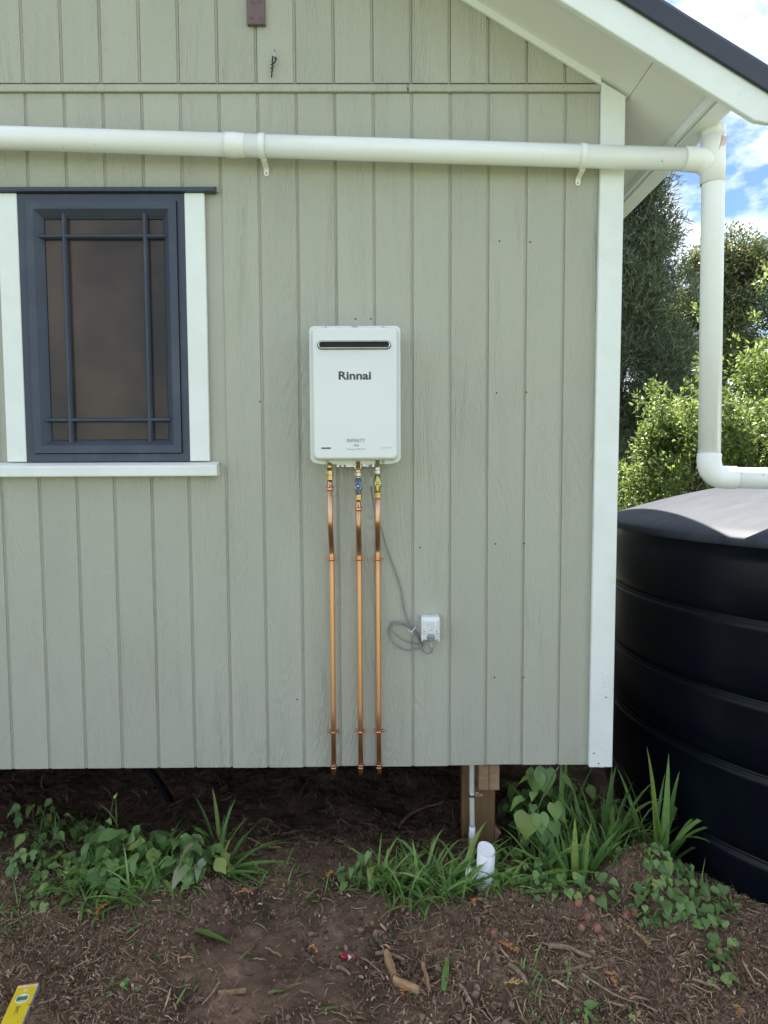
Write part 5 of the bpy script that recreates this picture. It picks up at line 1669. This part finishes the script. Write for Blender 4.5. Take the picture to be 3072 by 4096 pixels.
def tree(name, label, base, h, trunk_r, C, Rr, n, ll, lw, cols, seedv, m, cat="tree", nb=16, **k):
    t = thing(name, base, label, cat)
    rs = random.Random(seedv)
    bm = bmesh.new()
    b = Vector(base)
    top = b + Vector((0, 0, h * .8))
    add_tube(bm, catmull([b - Vector((0, 0, .2)), b.lerp(top, .35) + Vector((rs.uniform(-.1, .1), 0, 0)), b.lerp(top, .7), top], 5), [trunk_r * (1 - .85 * i / 15) for i in range(16)], 10)
    for i in range(min(nb, len(C))):
        c = Vector(C[i])
        s = b.lerp(top, min(.9, max(.08, (c.z - b.z) / (h * .8) * .7)))
        mid = s.lerp(c, .5) + Vector((0, 0, -.05 * h * rs.random()))
        add_tube(bm, catmull([s, mid, c], 4), [trunk_r * .35 * (1 - .8 * j / 8) for j in range(9)], 6)
    link("trunk", bm_mesh("trunk", bm), M_bark, t)
    link("crown", leaf_cloud("crown", C, Rr, n, ll, lw, cols, seedv, **k), m, t)
    return t


G_L = [(.12, .18, .05), (.18, .25, .075), (.075, .12, .035), (.27, .33, .13)]
C, Rr = clumps((3.05, 4.3, 0), 2.35, .95, 55, .16, .34, 1, taper=.45, z0=.08, shoots=40)
tree("broadleaf_shrub", "bright green shrub just behind the tank, lower and nearest the house corner", (3.05, 4.3, 0), 2.3, .05, C, Rr, 27000, .056, .029, G_L, 1, M_crown, "shrub", upright=.3, shell=.15)
C, Rr = clumps((4.45, 4.6, 0), 3.0, 1.35, 80, .2, .42, 2, taper=.35, z0=.08, shoots=50)
tree("broadleaf_shrub", "tall bright green shrub behind the downpipe at the right edge", (4.45, 4.6, 0), 2.9, .06, C, Rr, 42000, .056, .029, G_L, 2, M_crown, "shrub", upright=.3, shell=.15)
C, Rr = clumps((6.9, 5.2, 0), 3.2, 1.3, 50, .25, .5, 3, taper=.3, z0=.08)
tree("broadleaf_shrub", "bright green shrub furthest right along the boundary", (6.9, 5.2, 0), 3.0, .06, C, Rr, 16000, .06, .03, G_L, 3, M_crown, "shrub", upright=.3, shell=.15)
G_D = [(.055, .075, .032), (.075, .10, .042), (.11, .135, .055), (.18, .20, .085)]
C, Rr = clumps((6.2, 10.2, 0), 5.6, 1.75, 110, .22, .5, 4, taper=.4, z0=.1)
dk = tree("dark_tree", "dark glossy-leaved tree with bare twigs at its top, behind the shrubs", (6.2, 10.2, 0), 5.6, .13, C, Rr, 60000, .085, .038, G_D, 4, M_crown, shell=.2, upright=.25)
rs = random.Random(12)
bm = bmesh.new()
for i in range(26):
    x = 6.2 + rs.uniform(-.9, 1.5); z = 4.9 + rs.uniform(-.2, .5) - .35 * abs(x - 6.3)
    p = Vector((x, 9.9 + rs.uniform(-.4, .4), z)); q = [p]
    dd = Vector((rs.uniform(-.3, .6), 0, 1)).normalized()
    for k in range(4):
        dd = (dd + Vector((rs.uniform(-.35, .35), rs.uniform(-.2, .2), rs.uniform(-.1, .2)))).normalized()
        q.append(q[-1] + dd * rs.uniform(.1, .2))
    add_tube(bm, q, [.010, .008, .006, .005, .003], 5)
link("bare_twigs", bm_mesh("bare_twigs", bm), M_bark, dk)
G_C = [(.075, .105, .060), (.10, .13, .072), (.125, .155, .088), (.17, .195, .115)]
C, Rr = clumps((3.38, 7.6, 0), 5.95, 1.35, 230, .16, .40, 5, taper=.45, z0=.03, squash=1.15, power=.85)
tree("conifer", "tall feathery grey-green conifer behind the house corner", (3.38, 7.6, 0), 5.8, .14, C, Rr, 170000, .11, .016, G_C, 5, M_needle, shell=.15, upright=.55)
C, Rr = clumps((8.6, 10.5, 0), 4.4, 2.0, 60, .4, .7, 7, taper=.3, z0=.05)
tree("dark_tree", "dark tree standing right of the glossy one, beyond the frame edge", (8.6, 10.5, 0), 4.4, .14, C, Rr, 26000, .10, .05, G_D, 7, M_crown, shell=.2, upright=.2)
# far wood
C, Rr = [], []
rs = random.Random(77)
for i in range(140):
    a = i / 140
    C.append((-40 + 110 * a + rs.uniform(-1, 1), 32 + rs.uniform(-3, 3), rs.uniform(.8, 4.2))); r = rs.uniform(1.2, 2.4); Rr.append((r, r, r))
link("far_wood", leaf_cloud("far_wood", C, Rr, 42000, .34, .2, G_D, 78, shell=.3), M_crown, label="dark mass of trees far behind the garden", cat="wood", kind="stuff")
for i, x in enumerate((3.02, 3.2)):
    t = thing("fence_post", (x, 6.6, 0), ("rough fence post behind the shrubs, left one", "rough fence post behind the shrubs, right one")[i], "post", "fence posts behind the shrubs")
    link("post", tube("post", [(x, 6.6, -.2), (x + .01, 6.6, .6), (x, 6.6, 1.25)], [.06, .055, .05], 10), M_bark, t)
